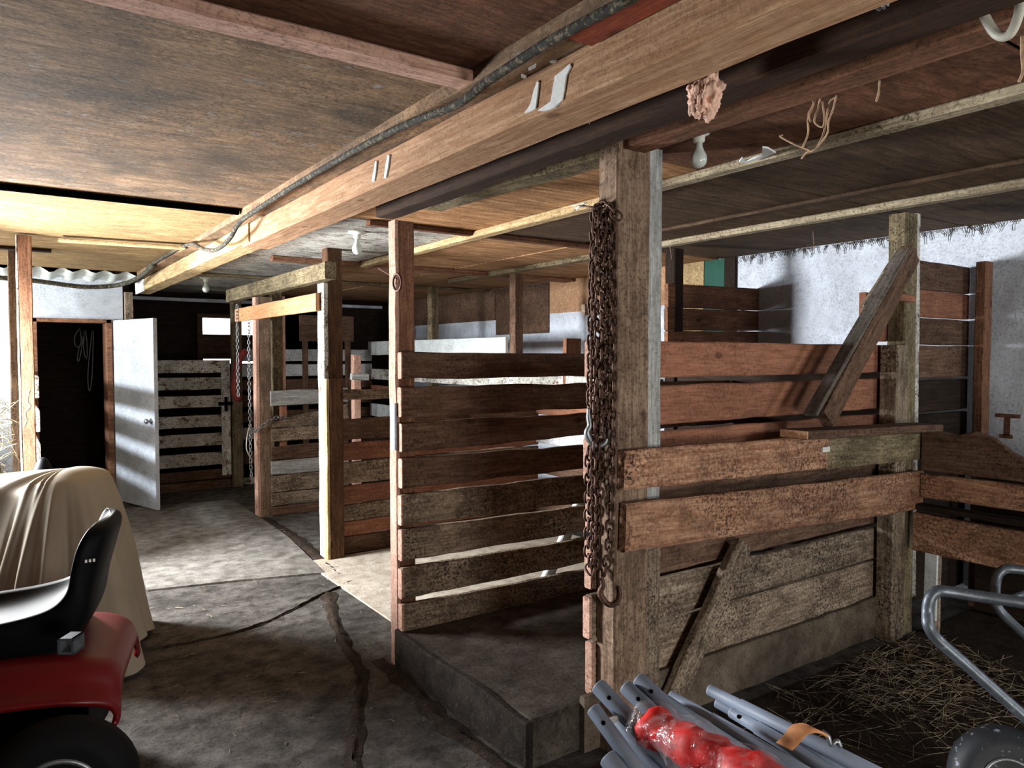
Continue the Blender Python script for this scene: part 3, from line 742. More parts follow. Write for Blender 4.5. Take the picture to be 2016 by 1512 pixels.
straws('straw_bits', 420, f_floor, M['straw'], 'bits of straw scattered over the alley floor', 'straw', .015, .07, .0014, .1)
bm = bmesh.new()
gx, gy = 22, 26; V = {}
for i in range(gx + 1):
    for j in range(gy + 1):
        x = -2.0 + 2.05 * i / gx; y = 6.25 + 2.7 * j / gy
        ed = min(1, (i) / 4, (gx - i) / 2.0, j / 4 + .35, (gy - j) / 3 + .3)
        z = (.95 + .35 * noise.noise((x * 1.7, y * 1.7, 4))) * max(0, ed) ** .45 + .05 * noise.noise((x * 9, y * 9, 2))
        V[i, j] = bm.verts.new((x, y, max(.005, z)))
for i in range(gx):
    for j in range(gy): bm.faces.new((V[i, j], V[i + 1, j], V[i + 1, j + 1], V[i, j + 1]))
hp = link('hay_pile', bm, M['hay'], smooth=True); tag(hp, 'pale hay piled behind the reddish pen post', 'hay', kind='stuff')


def f_hay():
    x, y = random.uniform(-.9, .06), random.uniform(6.2, 8.0)
    return Vector((x, y, random.uniform(.45, 1.15))) if random.random() < .5 else Vector((x, y, 1.0 + random.uniform(-.1, .25))), True


bm2 = straws('loose_hay', 900, f_hay, M['hay'], 'x', 'hay', .08, .3, .002, .6)
bm2.parent = hp; del bm2['label']; del bm2['category']

# ------------------------------------------------------------------ CHAINS
def add_link(bm, c, t, n, L, Wd, r):
    """one stadium-shaped chain link: centre c, long axis t, flat normal n"""
    s = t.cross(n).normalized(); P = []
    hl = L / 2 - Wd / 2
    for k in range(6): a = math.pi * k / 5; P.append(c + t * (hl + math.sin(a) * Wd / 2) + s * (math.cos(a) * Wd / 2))
    for k in range(6): a = math.pi + math.pi * k / 5; P.append(c + t * (-hl + math.sin(a) * Wd / 2) + s * (math.cos(a) * Wd / 2))
    add_tube(bm, P, r, 5, False, True)


def strand(name, pts, mat, parent, L=.05, Wd=.03, r=.0052, smooth=10):
    bm = bmesh.new(); P = catmull(pts, smooth); pitch = L - 2.6 * r; acc = 0; k = 0; last = P[0]
    nrm0 = Vector((.6, .8, 0))
    for a, b in zip(P, P[1:]):
        seg = (b - a).length; d = (b - a).normalized()
        while acc <= seg:
            c = a + d * acc
            nn = nrm0 if k % 2 == 0 else d.cross(nrm0).normalized()
            nn = Matrix.Rotation(random.uniform(-.35, .35), 3, d) @ nn
            nn = (nn - d * nn.dot(d)).normalized()
            add_link(bm, c, d, nn, L, Wd, r); acc += pitch; k += 1
        acc -= seg
    return link(name, bm, mat, parent, smooth=True)


def hook(name, p, mat, parent, s=1.0, ang=0.):
    bm = bmesh.new(); ax = Vector((math.cos(ang), math.sin(ang), 0)); Z = Vector((0, 0, 1)); P = []
    pts = [(0, .03), (0, 0), (.005, -.03), (-.005, -.055), (0.005, -.08), (.028, -.1), (.055, -.09), (.066, -.06), (.06, -.03)]
    P = [p + ax * (x * s) + Z * (z * s) for x, z in pts]; Q = catmull(P, 5)
    n = len(Q); add_tube(bm, Q, [(.0055 + .006 * math.sin(math.pi * i / (n - 1))) * s for i in range(n)], 8)
    return link(name, bm, mat, parent, smooth=True)


px = 1.962  # just off the alley face of the big post
X0 = px
def cp(y, z, dx=0): return Vector((X0 + dx, y, z))
ch1 = thing('hanging_chain', 'rusty chain loops on the big post ending in a pale hook', 'chain', (X0, 2.2, 2.1), 'rusty chains on the post')
strand('chain_loop', [cp(2.20, 2.17), cp(2.185, 2.0, -.005), cp(2.175, 1.6, -.012), cp(2.165, 1.3, -.012)], M['rust_iron'], ch1)
strand('chain_loop', [cp(2.215, 2.17, -.02), cp(2.23, 1.9, -.03), cp(2.235, 1.5, -.032), cp(2.225, 1.1, -.034), cp(2.22, .76, -.034)], M['rust_iron'], ch1)
strand('chain_loop', [cp(2.245, 2.15, -.01), cp(2.25, 1.8, -.012), cp(2.25, 1.3, -.02), cp(2.24, .95, -.02)], M['rust_iron'], ch1)
hook('hook', cp(2.215, 1.36, -.062), M['steel'], ch1, 1.15, -.75)
ch2 = thing('hanging_chain', 'rusty chain hanging lowest on the big post with a dark hook', 'chain', (X0, 2.18, 2.1), 'rusty chains on the post')
strand('chain_loop', [cp(2.175, 2.17, .004), cp(2.15, 1.9, .004), cp(2.14, 1.4, -.004), cp(2.15, .9, -.006), cp(2.175, .74, -.008)], M['rust_iron'], ch2)
strand('chain_loop', [cp(2.20, 2.16, -.035), cp(2.205, 1.8, -.04), cp(2.20, 1.3, -.045), cp(2.20, .8, -.04), cp(2.23, .74, -.03), cp(2.25, .8, -.03), cp(2.25, 1.2, -.03)], M['rust_iron'], ch2)
hook('hook', cp(2.19, .72, -.012), M['rust_iron'], ch2, 1.1, -.8)
strand('chain_loop', [cp(2.19, 2.15, -.02), cp(2.18, 1.7, -.03), cp(2.185, 1.3, -.03), cp(2.19, .85, -.025)], M['rust_iron'], ch2)
strand('top_wrap', [cp(2.13, 2.14, .0), cp(2.17, 2.18, -.025), cp(2.24, 2.17, -.035)], M['rust_iron'], ch2)
wa, wb_ = at(1142, 405, 'x', 1.93), Vector((X0 - .01, 2.18, 2.165))
o = tube('wire_hook', [wa, wa.lerp(wb_, .5) + Vector((0, 0, .004)), wb_ + Vector((.03, 0, 0))], .004, M['rust_iron']); tag(o, 'rusty wire running from the batten to the chain bundle', 'wire')
bm = bmesh.new()
for k in range(7):
    p = wa + Vector((random.uniform(-.01, .01), random.uniform(-.02, .02), 0)); add_tube(bm, [p, p + Vector((random.uniform(-.02, .02), random.uniform(-.03, .03), random.uniform(-.01, .012))), p + Vector((random.uniform(-.02, .02), random.uniform(-.04, .04), random.uniform(-.012, .012)))], .0025, 5)
link('wire_knot', bm, M['porcelain'], o, smooth=True)
tc_ = thing('hanging_chain', 'thin chain draped over the orange plank, shorter free end', 'chain', (2.0, 7.85, 2.1))
strand('chain', [Vector((2.01, 7.85, 2.1)), Vector((2.008, 7.85, 1.9)), Vector((2.01, 7.85, 1.5)), Vector((2.01, 7.85, 1.2))], M['steel'], tc_, .045, .024, .004, 4)
tc2 = thing('hanging_chain', 'thin long chain hanging beside the pinkish edged post', 'chain', (2.04, 7.55, 1.9))
strand('chain', [Vector((2.045, 7.55, 1.94)), Vector((2.04, 7.55, 1.5)), Vector((2.035, 7.52, 1.0)), Vector((2.03, 7.5, .6)), Vector((2.03, 7.48, .4))], M['steel'], tc2, .045, .024, .004, 4)
tc3 = thing('hanging_chain', 'loose chain tied around the post above the plank gate', 'chain', (2.1, 7.35, .95))
strand('chain', [Vector((2.04, 7.42, .86)), Vector((2.06, 7.36, .87)), Vector((2.16, 7.33, .95)), Vector((2.26, 7.335, .99)), Vector((2.36, 7.335, .98))], M['steel'], tc3, .05, .03, .0055, 6)
o = tube('white_wire', catmull([(2.02, 7.44, .92), (1.98, 7.4, .85), (1.96, 7.38, .7), (2.0, 7.4, .6)], 6), .006, M['whitehose'], sides=6); tag(o, 'white wire loop on the chain post', 'wire')
# ring and wire on the gate post
rg = tube('iron_ring', [at(782 + 8 * math.cos(t), 556 + 17 * math.sin(t), 'x', 1.635) for t in [2 * math.pi * k / 16 for k in range(16)]], .006, M['rust_iron'], sides=6, closed=True)
tag(rg, 'black iron ring wired high on the gate post', 'ring')
tube('wire', [at(745, 528, 'y', 3.9), at(765, 540, 'y', 3.6), at(781, 549, 'x', 1.635)], .004, M['rust_iron'], rg, 5)

# ------------------------------------------------------------------ LIGHT BULBS
def bulb(u, v, label, s=1.0, ztop=2.44):
    y = None; p = at(u, v, 'z', ztop - .02)
    r = thing('light_bulb', label, 'light bulb', (p.x, p.y, ztop), None)
    bm = bmesh.new(); Mx = Matrix.Translation((p.x, p.y, ztop)) @ Matrix.Rotation(math.pi, 4, 'X')
    lathe(bm, [(.055, 0), (.057, .008), (.04, .014), (.024, .018), (.022, .04), (.018, .044)], Mx @ Matrix.Scale(s, 4), 20); link('socket', bm, M['porcelain'], r, smooth=True)
    bm = bmesh.new(); lathe(bm, [(.013, .04), (.014, .06), (.02, .075), (.029, .092), (.0315, .107), (.029, .122), (.02, .134), (.006, .14)], Mx @ Matrix.Scale(s, 4), 20); link('bulb', bm, M['bulb'], r, smooth=True)
    return r


bulb(1376, 268, 'bare white bulb hanging beside the big post', 1.0, 2.455)
bulb(703, 462, 'white bulb on the mouldy ceiling left of the gate post', 1.1, 2.44)
bulb(405, 550, 'bulb furthest back, above the dark stall near the door', 1.15, 2.44)

# ------------------------------------------------------------------ CABLES, HOSES, STRINGS
CB = [(1250, -8), (1130, 55), (1060, 95), (960, 160), (900, 205), (800, 245), (720, 285), (640, 330), (560, 378), (495, 420), (470, 440), (452, 470), (425, 492), (400, 490), (378, 480), (350, 490), (330, 502), (290, 525)]
P = [at(u, v, 'x', 1.135) for u, v in CB]
o = tube('power_cable', catmull(P, 6), .013, M['cable']); tag(o, 'thick dusty black cable along the edge of the ceiling beam', 'cable')
P = [(-.6, 8.3, 2.40), (-.1, 8.35, 2.33), (.3, 8.4, 2.31), (.7, 8.45, 2.28), (1.0, 8.4, 2.31), (1.13, 8.0, 2.36), (1.14, 7.2, 2.40)]
o = tube('sagging_hose', catmull(P, 8), .022, M['cable']); tag(o, 'sagging dark hose under the ceiling above the door', 'hose')
P = [at(u, v, 'x', 1.95) for u, v in ((1922, -10), (1935, 25), (1955, 60), (1972, 72), (1990, 65), (2005, 30), (2010, -10))]
o = tube('white_hose', catmull(P, 6), .011, M['whitehose'], sides=10); tag(o, 'loop of white hose hanging by the right ceiling joist', 'hose')
P = [at(u, v, 'x', 1.73) for u, v in ((1395, 148), (1440, 150), (1485, 140), (1520, 120), (1560, 92), (1620, 72), (1700, 48), (1790, 30), (1860, 5))]
o = tube('ceiling_wire', catmull(P, 6), .006, M['cable'], sides=6); tag(o, 'thin wire drooping between the tan beam and the orange joist', 'wire')
P = [at(u, v, 'y', 9.2) for u, v in ((482, 690), (470, 710), (464, 740), (463, 770), (470, 788))]
o = tube('red_hose', catmull(P, 6), .045, M['redhose']); tag(o, 'short red hose curving down the post by the slit window', 'hose')
bm = bmesh.new()
for ps in (((1597, 180), (1602, 205), (1595, 225), (1596, 240)), ((1610, 182), (1603, 200), (1597, 215), (1592, 235), (1588, 262), (1583, 292)), ((1618, 195), (1608, 215), (1606, 240), (1618, 250), (1625, 235), (1620, 200)), ((1648, 188), (1640, 215), (1634, 240), (1628, 262), (1612, 285), (1600, 298), (1585, 293), (1560, 282), (1540, 270), (1537, 265)), ((1600, 298), (1588, 300), (1576, 312)), ((1645, 190), (1632, 200), (1625, 225), (1618, 262), (1606, 288))):
    add_tube(bm, catmull([at(u, v, 'x', 2.13) + Vector((random.uniform(-.01, .01), 0, 0)) for u, v in ps], 5), .0032, 5)
o = link('baler_twine', bm, M['twine'], smooth=True); tag(o, 'tangle of baler twine hanging from the orange joist', 'twine')
o = tube('baler_twine', catmull([at(u, v, 'x', 2.13) for u, v in ((1732, 158), (1730, 180), (1727, 192), (1725, 200), (1729, 190), (1731, 178))], 5), .003, M['twine'], sides=5); tag(o, 'short twine loop hanging right of the tangled twine', 'twine')
o = tube('baler_twine', catmull([at(u, v, 'x', 2.16) for u, v in ((2012, 70), (2012, 110), (2014, 140), (2006, 162))], 5), .004, M['twine'], sides=5); tag(o, 'frayed twine end hanging at the right edge of the ceiling', 'twine')
o = tube('baler_twine', catmull([at(u, v, 'y', 6.02) for u, v in ((58, 768), (54, 790), (60, 800), (50, 812), (52, 828), (48, 840))], 5), .007, M['twine'], sides=5); tag(o, 'pale twine knotted on the reddish hay pen post', 'twine')
# cobweb strands and dangling straws under the ceiling
bm = bmesh.new()
for (u, v, L, y) in ((790, 262, 18, 2.9), (820, 280, 20, 2.8), (942, 440, 34, 4.2), (1167, 230, 14, 1.6), (1050, 290, 9, 2.2), (1300, 420, 40, 3.0), (1315, 470, 40, 3.6), (1600, 440, 60, 3.0), (1470, 330, 25, 2.5), (1492, 340, 30, 2.5), (1530, 325, 25, 2.5), (1590, 455, 50, 3.4), (435, 180, 12, 2.4), (492, 360, 14, 4), (1060, 296, 12, 2.2), (985, 335, 10, 2.4)):
    a = at(u, v, 'y', y); b = at(u + random.uniform(-8, 8), v + L, 'y', y); add_tube(bm, catmull([a, a.lerp(b, .5) + Vector((random.uniform(-.01, .01), 0, 0)), b], 4), .0016, 4)
o = link('cobweb_strands', bm, M['twine']); tag(o, 'wispy cobweb strands and straws dangling from the ceiling', 'cobweb', kind='stuff')

# dark fringe of dusty webs where the white wall meets the ceiling
bm = bmesh.new()
for _ in range(260):
    y = random.uniform(1.6, 4.2); L = random.uniform(.015, .09) * random.random() + .01; a = Vector((5.188, y, CZ - .02)); b = Vector((5.19, y + random.uniform(-.03, .03), CZ - .02 - L))
    add_tube(bm, [a, a.lerp(b, .5) + Vector((-.004, random.uniform(-.012, .012), 0)), b], .0022, 4)
o = link('cobweb_fringe', bm, M['cable']); tag(o, 'dark cobweb fringe along the top of the right white wall', 'cobweb', kind='stuff')
mk = at(1984, 832, 'x', 5.2)
boxes('brown_mark', [(5.197, 5.2, mk.y - .07, mk.y + .07, mk.z + .03, mk.z + .055), (5.197, 5.2, mk.y - .015, mk.y + .02, mk.z - .08, mk.z + .03), (5.197, 5.2, mk.y - .03, mk.y + .045, mk.z - .10, mk.z - .075)], M['postred'], wr)
board('whitewash_patch', (1.24, 8.45, 2.33), (1.24, 9.03, 2.33), .125, .01, UP, M['white'], b2)
# crumpled foil hanging by the beam
bm = bmesh.new(); bmesh.ops.create_icosphere(bm, subdivisions=3, radius=1); c = at(1736, 2, 'x', 1.52)
for v in bm.verts:
    n = noise.cell(v.co * 3.1) * .5; v.co = c + v.co * (1 + n) * .014
o = link('foil_scrap', bm, M['steel']); tag(o, 'shiny crumpled foil scrap caught at the edge of the beam', 'foil')
# pink insulation tuft
bm = bmesh.new(); bmesh.ops.create_icosphere(bm, subdivisions=5, radius=1)
c = at(1388, 184, 'x', 1.475)
for v in bm.verts:
    n = noise.noise(v.co * 1.6) * .4 + noise.noise(v.co * 4.5) * .3 + noise.noise(v.co * 11) * .16
    p = v.co * (1 + n); v.co = c + Vector((p.x * .034, p.y * .04, p.z * .06 + p.x * .012))
o = link('insulation_tuft', bm, M['insul'], smooth=True); tag(o, 'pink tuft of insulation hanging below the tan beam', 'insulation')
tube('thread', [c + Vector((.0, 0, .05)), c + Vector((.01, 0, .12))], .012, M['insul'], o, 6)
# white vapour sheet and crinkled ceiling edge above the door
bm = bmesh.new(); V = {}
for i in range(61):
    for j in range(9):
        x = -1.2 + 2.35 * i / 60; y = 8.34 + .76 * j / 8
        V[i, j] = bm.verts.new((x, y, 2.425 - .02 * math.sin(x * 34) * (1 if j < 7 else .4) - .05 * math.sin(j / 8 * math.pi) + .02 * noise.noise((x * 6, y * 6, 0))))
for i in range(60):
    for j in range(8): bm.faces.new((V[i, j], V[i + 1, j], V[i + 1, j + 1], V[i, j + 1]))
o = link('vapour_sheet', bm, M['foil'], smooth=True); tag(o, 'crinkled white plastic sheet under the ceiling above the door', 'plastic sheet')
# halters hanging in the dark tack room
bm = bmesh.new()
for ps in (((158, 645), (148, 660), (147, 676), (154, 684), (160, 672), (158, 650)), ((156, 684), (152, 705), (155, 711), (160, 690), (164, 662)), ((166, 650), (165, 690), (171, 706), (171, 672), (168, 650)), ((182, 650), (176, 700), (173, 745), (176, 770), (181, 745), (183, 690), (184, 650))):
    add_tube(bm, catmull([at(u, v, 'y', 9.6) for u, v in ps], 5), .006, 5)
o = link('halter', bm, M['cartsteel'], smooth=True); tag(o, 'rope halters hanging in the dark doorway', 'halter')

# ------------------------------------------------------------------ RIDING MOWER
hd = Vector((-.965, .24, 0)).normalized()      # where the mower points
sd_ = Vector((hd.y, -hd.x, 0)) * -1               # its left side (towards the photographer)
if sd_.y > 0: sd_ = -sd_
SB = dp(160, 1158, 2.75)                         # crook between seat pan and backrest
mw = thing('riding_mower', 'red riding mower with a black plastic seat beside the cream tarp', 'lawn mower', (SB.x, SB.y, 0))


def mp(f, s, z): return Vector((SB.x, SB.y, 0)) + hd * f + sd_ * s + Vector((0, 0, z))


zs = SB.z
IN = catmull([Vector(p) for p in ((.50, 0, -.115), (.44, 0, -.095), (.34, 0, -.085), (.18, 0, -.065), (.06, 0, -.03), (0, 0, .03), (-.022, 0, .11), (-.045, 0, .19), (-.072, 0, .245), (-.098, 0, .272))], 5)
OUT = catmull([Vector(p) for p in ((.505, 0, -.13), (.47, 0, -.17), (.36, 0, -.19), (.16, 0, -.19), (.02, 0, -.165), (-.055, 0, -.07), (-.082, 0, .05), (-.112, 0, .16), (-.13, 0, .235), (-.115, 0, .274))], 5)
bm = bmesh.new(); rows = []; NS = 14; n = len(IN)
for i in range(n):
    s_ = i / (n - 1); a, b = IN[i], OUT[i]
    hw = .235 * (1 - .42 * max(0, (s_ - .70) / .30) ** 2.4) * (1 - .2 * max(0, (.14 - s_) / .14) ** 2)
    nrm = (a - b).normalized(); row = []
    for k in range(NS + 1):
        t = -1 + 2 * k / NS
        p = a + nrm * ((.045 + .05 * max(0, 1 - s_ / .55)) * abs(t) ** 4 - .012) ; row.append(bm.verts.new(mp(p.x, t * hw, zs + p.z)))
    for k in range(NS + 1):
        t = 1 - 2 * k / NS
        p = b + nrm * (.03 * abs(t) ** 4); row.append(bm.verts.new(mp(p.x, t * hw * .93, zs + p.z)))
    rows.append(row)
m_ = len(rows[0])
for A, B in zip(rows, rows[1:]):
    for k in range(m_): bm.faces.new((A[k], A[(k + 1) % m_], B[(k + 1) % m_], B[k]))
bm.faces.new(rows[0][::-1]); bm.faces.new(rows[-1])
bmesh.ops.recalc_face_normals(bm, faces=bm.faces)
seat = link('seat', bm, M['black'], mw, smooth=True)
su = seat.modifiers.new('smooth', 'SUBSURF'); su.levels = 1; su.render_levels = 1
# small pale maker's mark on the backrest edge
bm = bmesh.new()
for k in range(3): box(bm, -.004 + k * .012, .003 + k * .012, -.004, .004, -.005, .005)
link('seat_mark', bm, M['porcelain'], mw, Matrix.Translation(mp(-.055, .223, zs + .155)))
# fender / rear body
bm = bmesh.new(); rows = []
FP = [(.8, -.01), (.5, -.03), (.25, -.05), (.05, -.06), (-.06, -.085), (-.125, -.13), (-.155, -.19), (-.16, -.25), (-.15, -.28)]
FQ = catmull([Vector((a, 0, b)) for a, b in FP], 4)
for q in FQ:
    row = []
    for k in range(25):
        t = -1 + 2 * k / 24; hw = .36
        dropz = -.17 * max(0, (abs(t) - .66) / .34) ** 1.8
        row.append(bm.verts.new(mp(q.x, t * hw * (1 - .14 * max(0, (-q.x - .02) / .14) ** 2), zs - .125 + q.z * .62 + max(dropz, -.10))))
    rows.append(row)
for A, B in zip(rows, rows[1:]):
    for k in range(24): bm.faces.new((A[k], A[k + 1], B[k + 1], B[k]))
bmesh.ops.recalc_face_normals(bm, faces=bm.faces)
fe = link('rear_fender', bm, M['red'], mw, smooth=True); so = fe.modifiers.new('thick', 'SOLIDIFY'); so.thickness = .02
# chassis, seat bracket
bm = bmesh.new(); bmesh.ops.create_cube(bm, size=1)
R3 = Matrix((hd, sd_, Vector((0, 0, 1)))).transposed().to_4x4()
link('chassis', bm, M['black'], mw, Matrix.Translation(mp(.55, 0, .33)) @ R3 @ Matrix.Diagonal((1.2, .42, .26, 1)))
bm = bmesh.new(); bmesh.ops.create_cube(bm, size=1)
link('seat_base', bm, M['black'], mw, Matrix.Translation(mp(.2, 0, zs - .17)) @ R3 @ Matrix.Diagonal((.40, .40, .10, 1)))
bm = bmesh.new(); rr = .022
for a, b in (((-1, -1), (1, -1)), ((1, -1), (1, 1)), ((1, 1), (-1, 1)), ((-1, 1), (-1, -1))):
    x0, x1 = sorted((a[0] * rr, b[0] * rr)); y0, y1 = sorted((a[1] * rr, b[1] * rr)); box(bm, x0 - .004, x1 + .004, -.03, .03, y0 - .004, y1 + .004)
link('square_tube', bm, M['cartsteel'], mw, Matrix.Translation(dp(140, 1266, 2.38)) @ Matrix.Rotation(-YAW, 4, 'Z'))


def wheel(par, c, axis, R, rim, w, seg=40, rub='blackr'):
    q = axis.to_track_quat('Z', 'Y').to_matrix().to_4x4(); T = Matrix.Translation(c) @ q
    bm = bmesh.new(); P = [(rim, -w * .42)]
    for k in range(15):
        a = -math.pi / 2 + math.pi * k / 14
        r = R - (R - rim) * .62 * (1 - math.cos(a)) - (.004 if k % 2 else 0)
        P.append((r, w / 2 * math.sin(a)))
    P.append((rim, w * .42)); lathe(bm, P, T, seg)
    bt = bm; bm = bmesh.new(); lathe(bm, [(rim * .2, -w * .3), (rim * .98, -w * .3), (rim * 1.04, w * .2), (rim * 1.04, w * .46), (rim * .93, w * .47), (rim * .86, w * .30), (rim * .45, w * .26), (rim * .3, w * .4), (rim * .12, w * .42)], T, seg)
    wh = link('wheel', bm, M['steel'], par, smooth=True); link('tyre', bt, M[rub], wh, smooth=True)


wheel(mw, dp(122, 1550, 2.34), sd_, .225, .118, .15, rub='tyreb')
wheel(mw, mp(.16, -.28, .23), -sd_, .225, .103, .15, rub='tyreb')
wheel(mw, mp(1.3, .38, .17), sd_, .17, .085, .15, rub='tyreb')
wheel(mw, mp(1.3, -.38, .17), -sd_, .17, .085, .15, rub='tyreb')

# ------------------------------------------------------------------ COVERED MACHINE + TARP
tc0 = dp(150, 1000, 3.95)
cm = thing('covered_machine', 'machine under the cream tarp with a dark rounded headrest showing', 'machine', (tc0.x, tc0.y, 0))
bm = bmesh.new(); box(bm, -.78, -.02, -.06, .2, .02, .74); link('body', bm, M['black'], cm, Matrix.Translation((tc0.x, tc0.y, 0)) @ Matrix.Rotation(-YAW, 4, 'Z'))
c = dp(82, 940, 4.6); bm = bmesh.new(); bmesh.ops.create_uvsphere(bm, u_segments=24, v_segments=16, radius=1)
for v in bm.verts: v.co = c + Vector((v.co.x * .062 * (1 - .2 * v.co.z), v.co.y * .07, v.co.z * .125 + v.co.x * .02))
link('headrest', bm, M['black'], cm, smooth=True)
bm = bmesh.new(); add_tube(bm, [c + Vector((-.02, 0, -.08)), c + Vector((-.03, 0, -.5)), Vector((tc0.x - .1, tc0.y + .2, .6))], .02); link('headrest_stem', bm, M['black'], cm)
a, b = dp(-60, 985, 4.2), dp(62, 950, 4.2)
board('flat_panel', a, b, .10, .015, UP, M['cartsteel'], cm, jit=.001)

NR, NA = 44, 160; bm = bmesh.new(); rows = []
pk = dp(132, 922, 3.9); H = pk.z
XR = Vector((.822, -.569, 0)); XF = Vector((.569, .822, 0))     # tarp axes: along the machine, and across it
def ang(a, c, w):
    d = (a - c + math.pi) % (2 * math.pi) - math.pi
    return math.exp(-(d / w) ** 2)
for i in range(NR + 1):
    s_ = i / NR; row = []
    for k in range(NA):
        a = 2 * math.pi * k / NA; ca, sa = math.cos(a), math.sin(a)
        ex = .13 if ca > 0 else .85; ey = .14 if sa < 0 else .30
        r1 = (abs(ca / ex) ** 2.2 + abs(sa / ey) ** 2.2) ** (-1 / 2.2)
        zt = H - .05 - .10 * max(0, -ca) ** 3
        crease = .034 * ang(a, math.radians(204), .12) + .022 * ang(a, math.radians(232), .09) + .022 * ang(a, math.radians(182), .10) + .014 * ang(a, math.radians(252), .05) + .010 * ang(a, math.radians(262), .04)
        fl = .24 + .16 * ang(a, math.radians(-28), .30) + .10 * ang(a, math.radians(-80), .25)
        fold = .030 * math.sin(a * 6 + 1.2 * math.sin(a * 2)) + .014 * math.sin(a * 15 + 2 + math.sin(a * 3)) + .006 * math.sin(a * 31)
        if s_ < .36:
            q = s_ / .36; r = r1 * q
            z = H - (H - zt) * q ** 2.2 + crease * math.sin(q * math.pi / 2) - .02 * max(0, -ca) * math.sin(q * math.pi)
        else:
            q = (s_ - .36) / .64
            zb = .012 + .10 * ang(a, math.radians(10), .5)
            r = r1 + fl * (q ** .72) + fold * min(1, q * 2.2) * (1 if ca > -.7 else .5)
            z = (zt + crease) * (1 - q) ** 1.06 + zb * q
        row.append(bm.verts.new(Vector((pk.x, pk.y, 0)) + XR * (ca * r) + XF * (sa * r) + Vector((0, 0, max(z, .008)))))
    rows.append(row)
for A, B in zip(rows[1:], rows[2:]):
    for k in range(NA): bm.faces.new((A[k], A[(k + 1) % NA], B[(k + 1) % NA], B[k]))
cv = rows[0][0]
for k in range(NA): bm.faces.new((cv, rows[1][k], rows[1][(k + 1) % NA]))
for v in rows[0][1:]: bm.verts.remove(v)
bmesh.ops.recalc_face_normals(bm, faces=bm.faces)
o = link('tarp', bm, M['tarp'], smooth=True); tag(o, 'cream tarp draped over a machine behind the mower', 'tarp')

# ------------------------------------------------------------------ PIPES, PADDING, BENCH
bn = thing('work_bench', 'low plank bench carrying the grey pipes', 'bench', dp(1560, 1560, 1.55) * 1.0)
bn.location.z = 0
pa, pb = dp(1395, 1640, 1.75), dp(1800, 1640, 1.38); pa.z = pb.z = .55
board('bench_top', pa, pb, .34, .04, (pb - pa).cross(UP), M['dung'], bn)
for t in (.08, .92):
    for s in (-.11, .11):
        q = pa.lerp(pb, t) + (pb - pa).cross(UP).normalized() * s; post('leg', q.x - .03, q.x + .03, q.y - .03, q.y + .03, 0, .53, M['dung'], bn)


def pipe(u0, v0, k0, u1, v1, k1, r, label, sleeve=None, holes=(), group='grey pipes'):
    a, b = dp(u0, v0, k0), dp(u1, v1, k1); d = (b - a).normalized()
    bm = bmesh.new()
    seg = 14; pn = d.cross(UP).normalized(); bnv = pn.cross(d)
    def ring(p, rad): return [bm.verts.new(p + (pn * math.cos(2 * math.pi * i / seg) + bnv * math.sin(2 * math.pi * i / seg)) * rad) for i in range(seg)]
    prof_ = [(0.012, r * .78), (0, r * .78), (0, r * .95), (.004, r)]
    if sleeve: prof_ += [(sleeve, r), (sleeve + .001, r * 1.16), ((b - a).length, r * 1.16)]
    else: prof_ += [((b - a).length, r)]
    rs = [ring(a + d * x, rad) for x, rad in prof_]
    for A, B in zip(rs, rs[1:]):
        for i in range(seg): bm.faces.new((A[i], A[(i + 1) % seg], B[(i + 1) % seg], B[i]))
    bm.faces.new(rs[0][::-1]); bm.faces.new(rs[-1])
    bmesh.ops.recalc_face_normals(bm, faces=bm.faces)
    o = link('grey_pipe', bm, M['pipe'], smooth=False); tag(o, label, 'pipe', group)
    for p in o.data.polygons: p.use_smooth = len(p.vertices) == 4
    tc = (EYE - a); tc = (tc - d * tc.dot(d)).normalized()
    for h in holes:
        p = a + d * h + tc * (r * (1.0 if not sleeve or h < sleeve else 1.16))
        bm = bmesh.new(); q = tc.to_track_quat('Z', 'Y').to_matrix().to_4x4(); lathe(bm, [(.0055, -.003), (.0055, .0012), (.003, .0013)], Matrix.Translation(p) @ q, 12); link('bolt_hole', bm, M['hole'], o)
    return o


pipe(1177, 1350, 1.93, 1560, 1760, 1.55, .0215, 'grey pipe leftmost of the upper pipe ends, one bolt hole', holes=(.05,))
pipe(1231, 1352, 1.98, 1600, 1700, 1.6, .0205, 'grey pipe second from left among the upper pipe ends', holes=(.055,))
pipe(1256, 1337, 2.0, 1640, 1690, 1.62, .0205, 'grey pipe whose end reaches highest, beside the big post', holes=(.055,))
pipe(1168, 1396, 1.88, 1390, 1700, 1.6, .0195, 'grey pipe emerging lowest left under the red padding', holes=(.05, .2))
pipe(1198, 1492, 1.80, 1400, 1760, 1.55, .026, 'fat grey pipe end at the bottom below the red padding', holes=(.05,))
pipe(1216, 1420, 1.92, 1420, 1680, 1.6, .019, 'grey pipe pressed between the red padding and the lowest pipe', holes=())
pipe(1298, 1372, 2.03, 1700, 1640, 1.62, .0175, 'dull grey pipe running along the upper side of the red padding', holes=(.05,))
pipe(1320, 1370, 2.06, 1720, 1600, 1.66, .0155, 'stepped grey pipe in the middle of the bundle', sleeve=.13)
pipe(1396, 1358, 2.12, 1800, 1560, 1.7, .0155, 'stepped grey pipe at the back edge of the bundle', sleeve=.10)
pipe(1412, 1383, 2.12, 1790, 1590, 1.7, .0155, 'grey pipe half hidden under the back stepped pipe')
pipe(1440, 1402, 2.05, 1770, 1600, 1.66, .0155, 'grey pipe with a bolt hole under the back pair', sleeve=.085, holes=(.035,))

bgp = thing('padding_bag', 'red padding wrapped in a clear plastic bag on the pipes', 'padding', dp(1400, 1450, 1.7))
A0, A1 = dp(1262, 1420, 1.86), dp(1590, 1590, 1.48); dv = (A1 - A0).normalized()


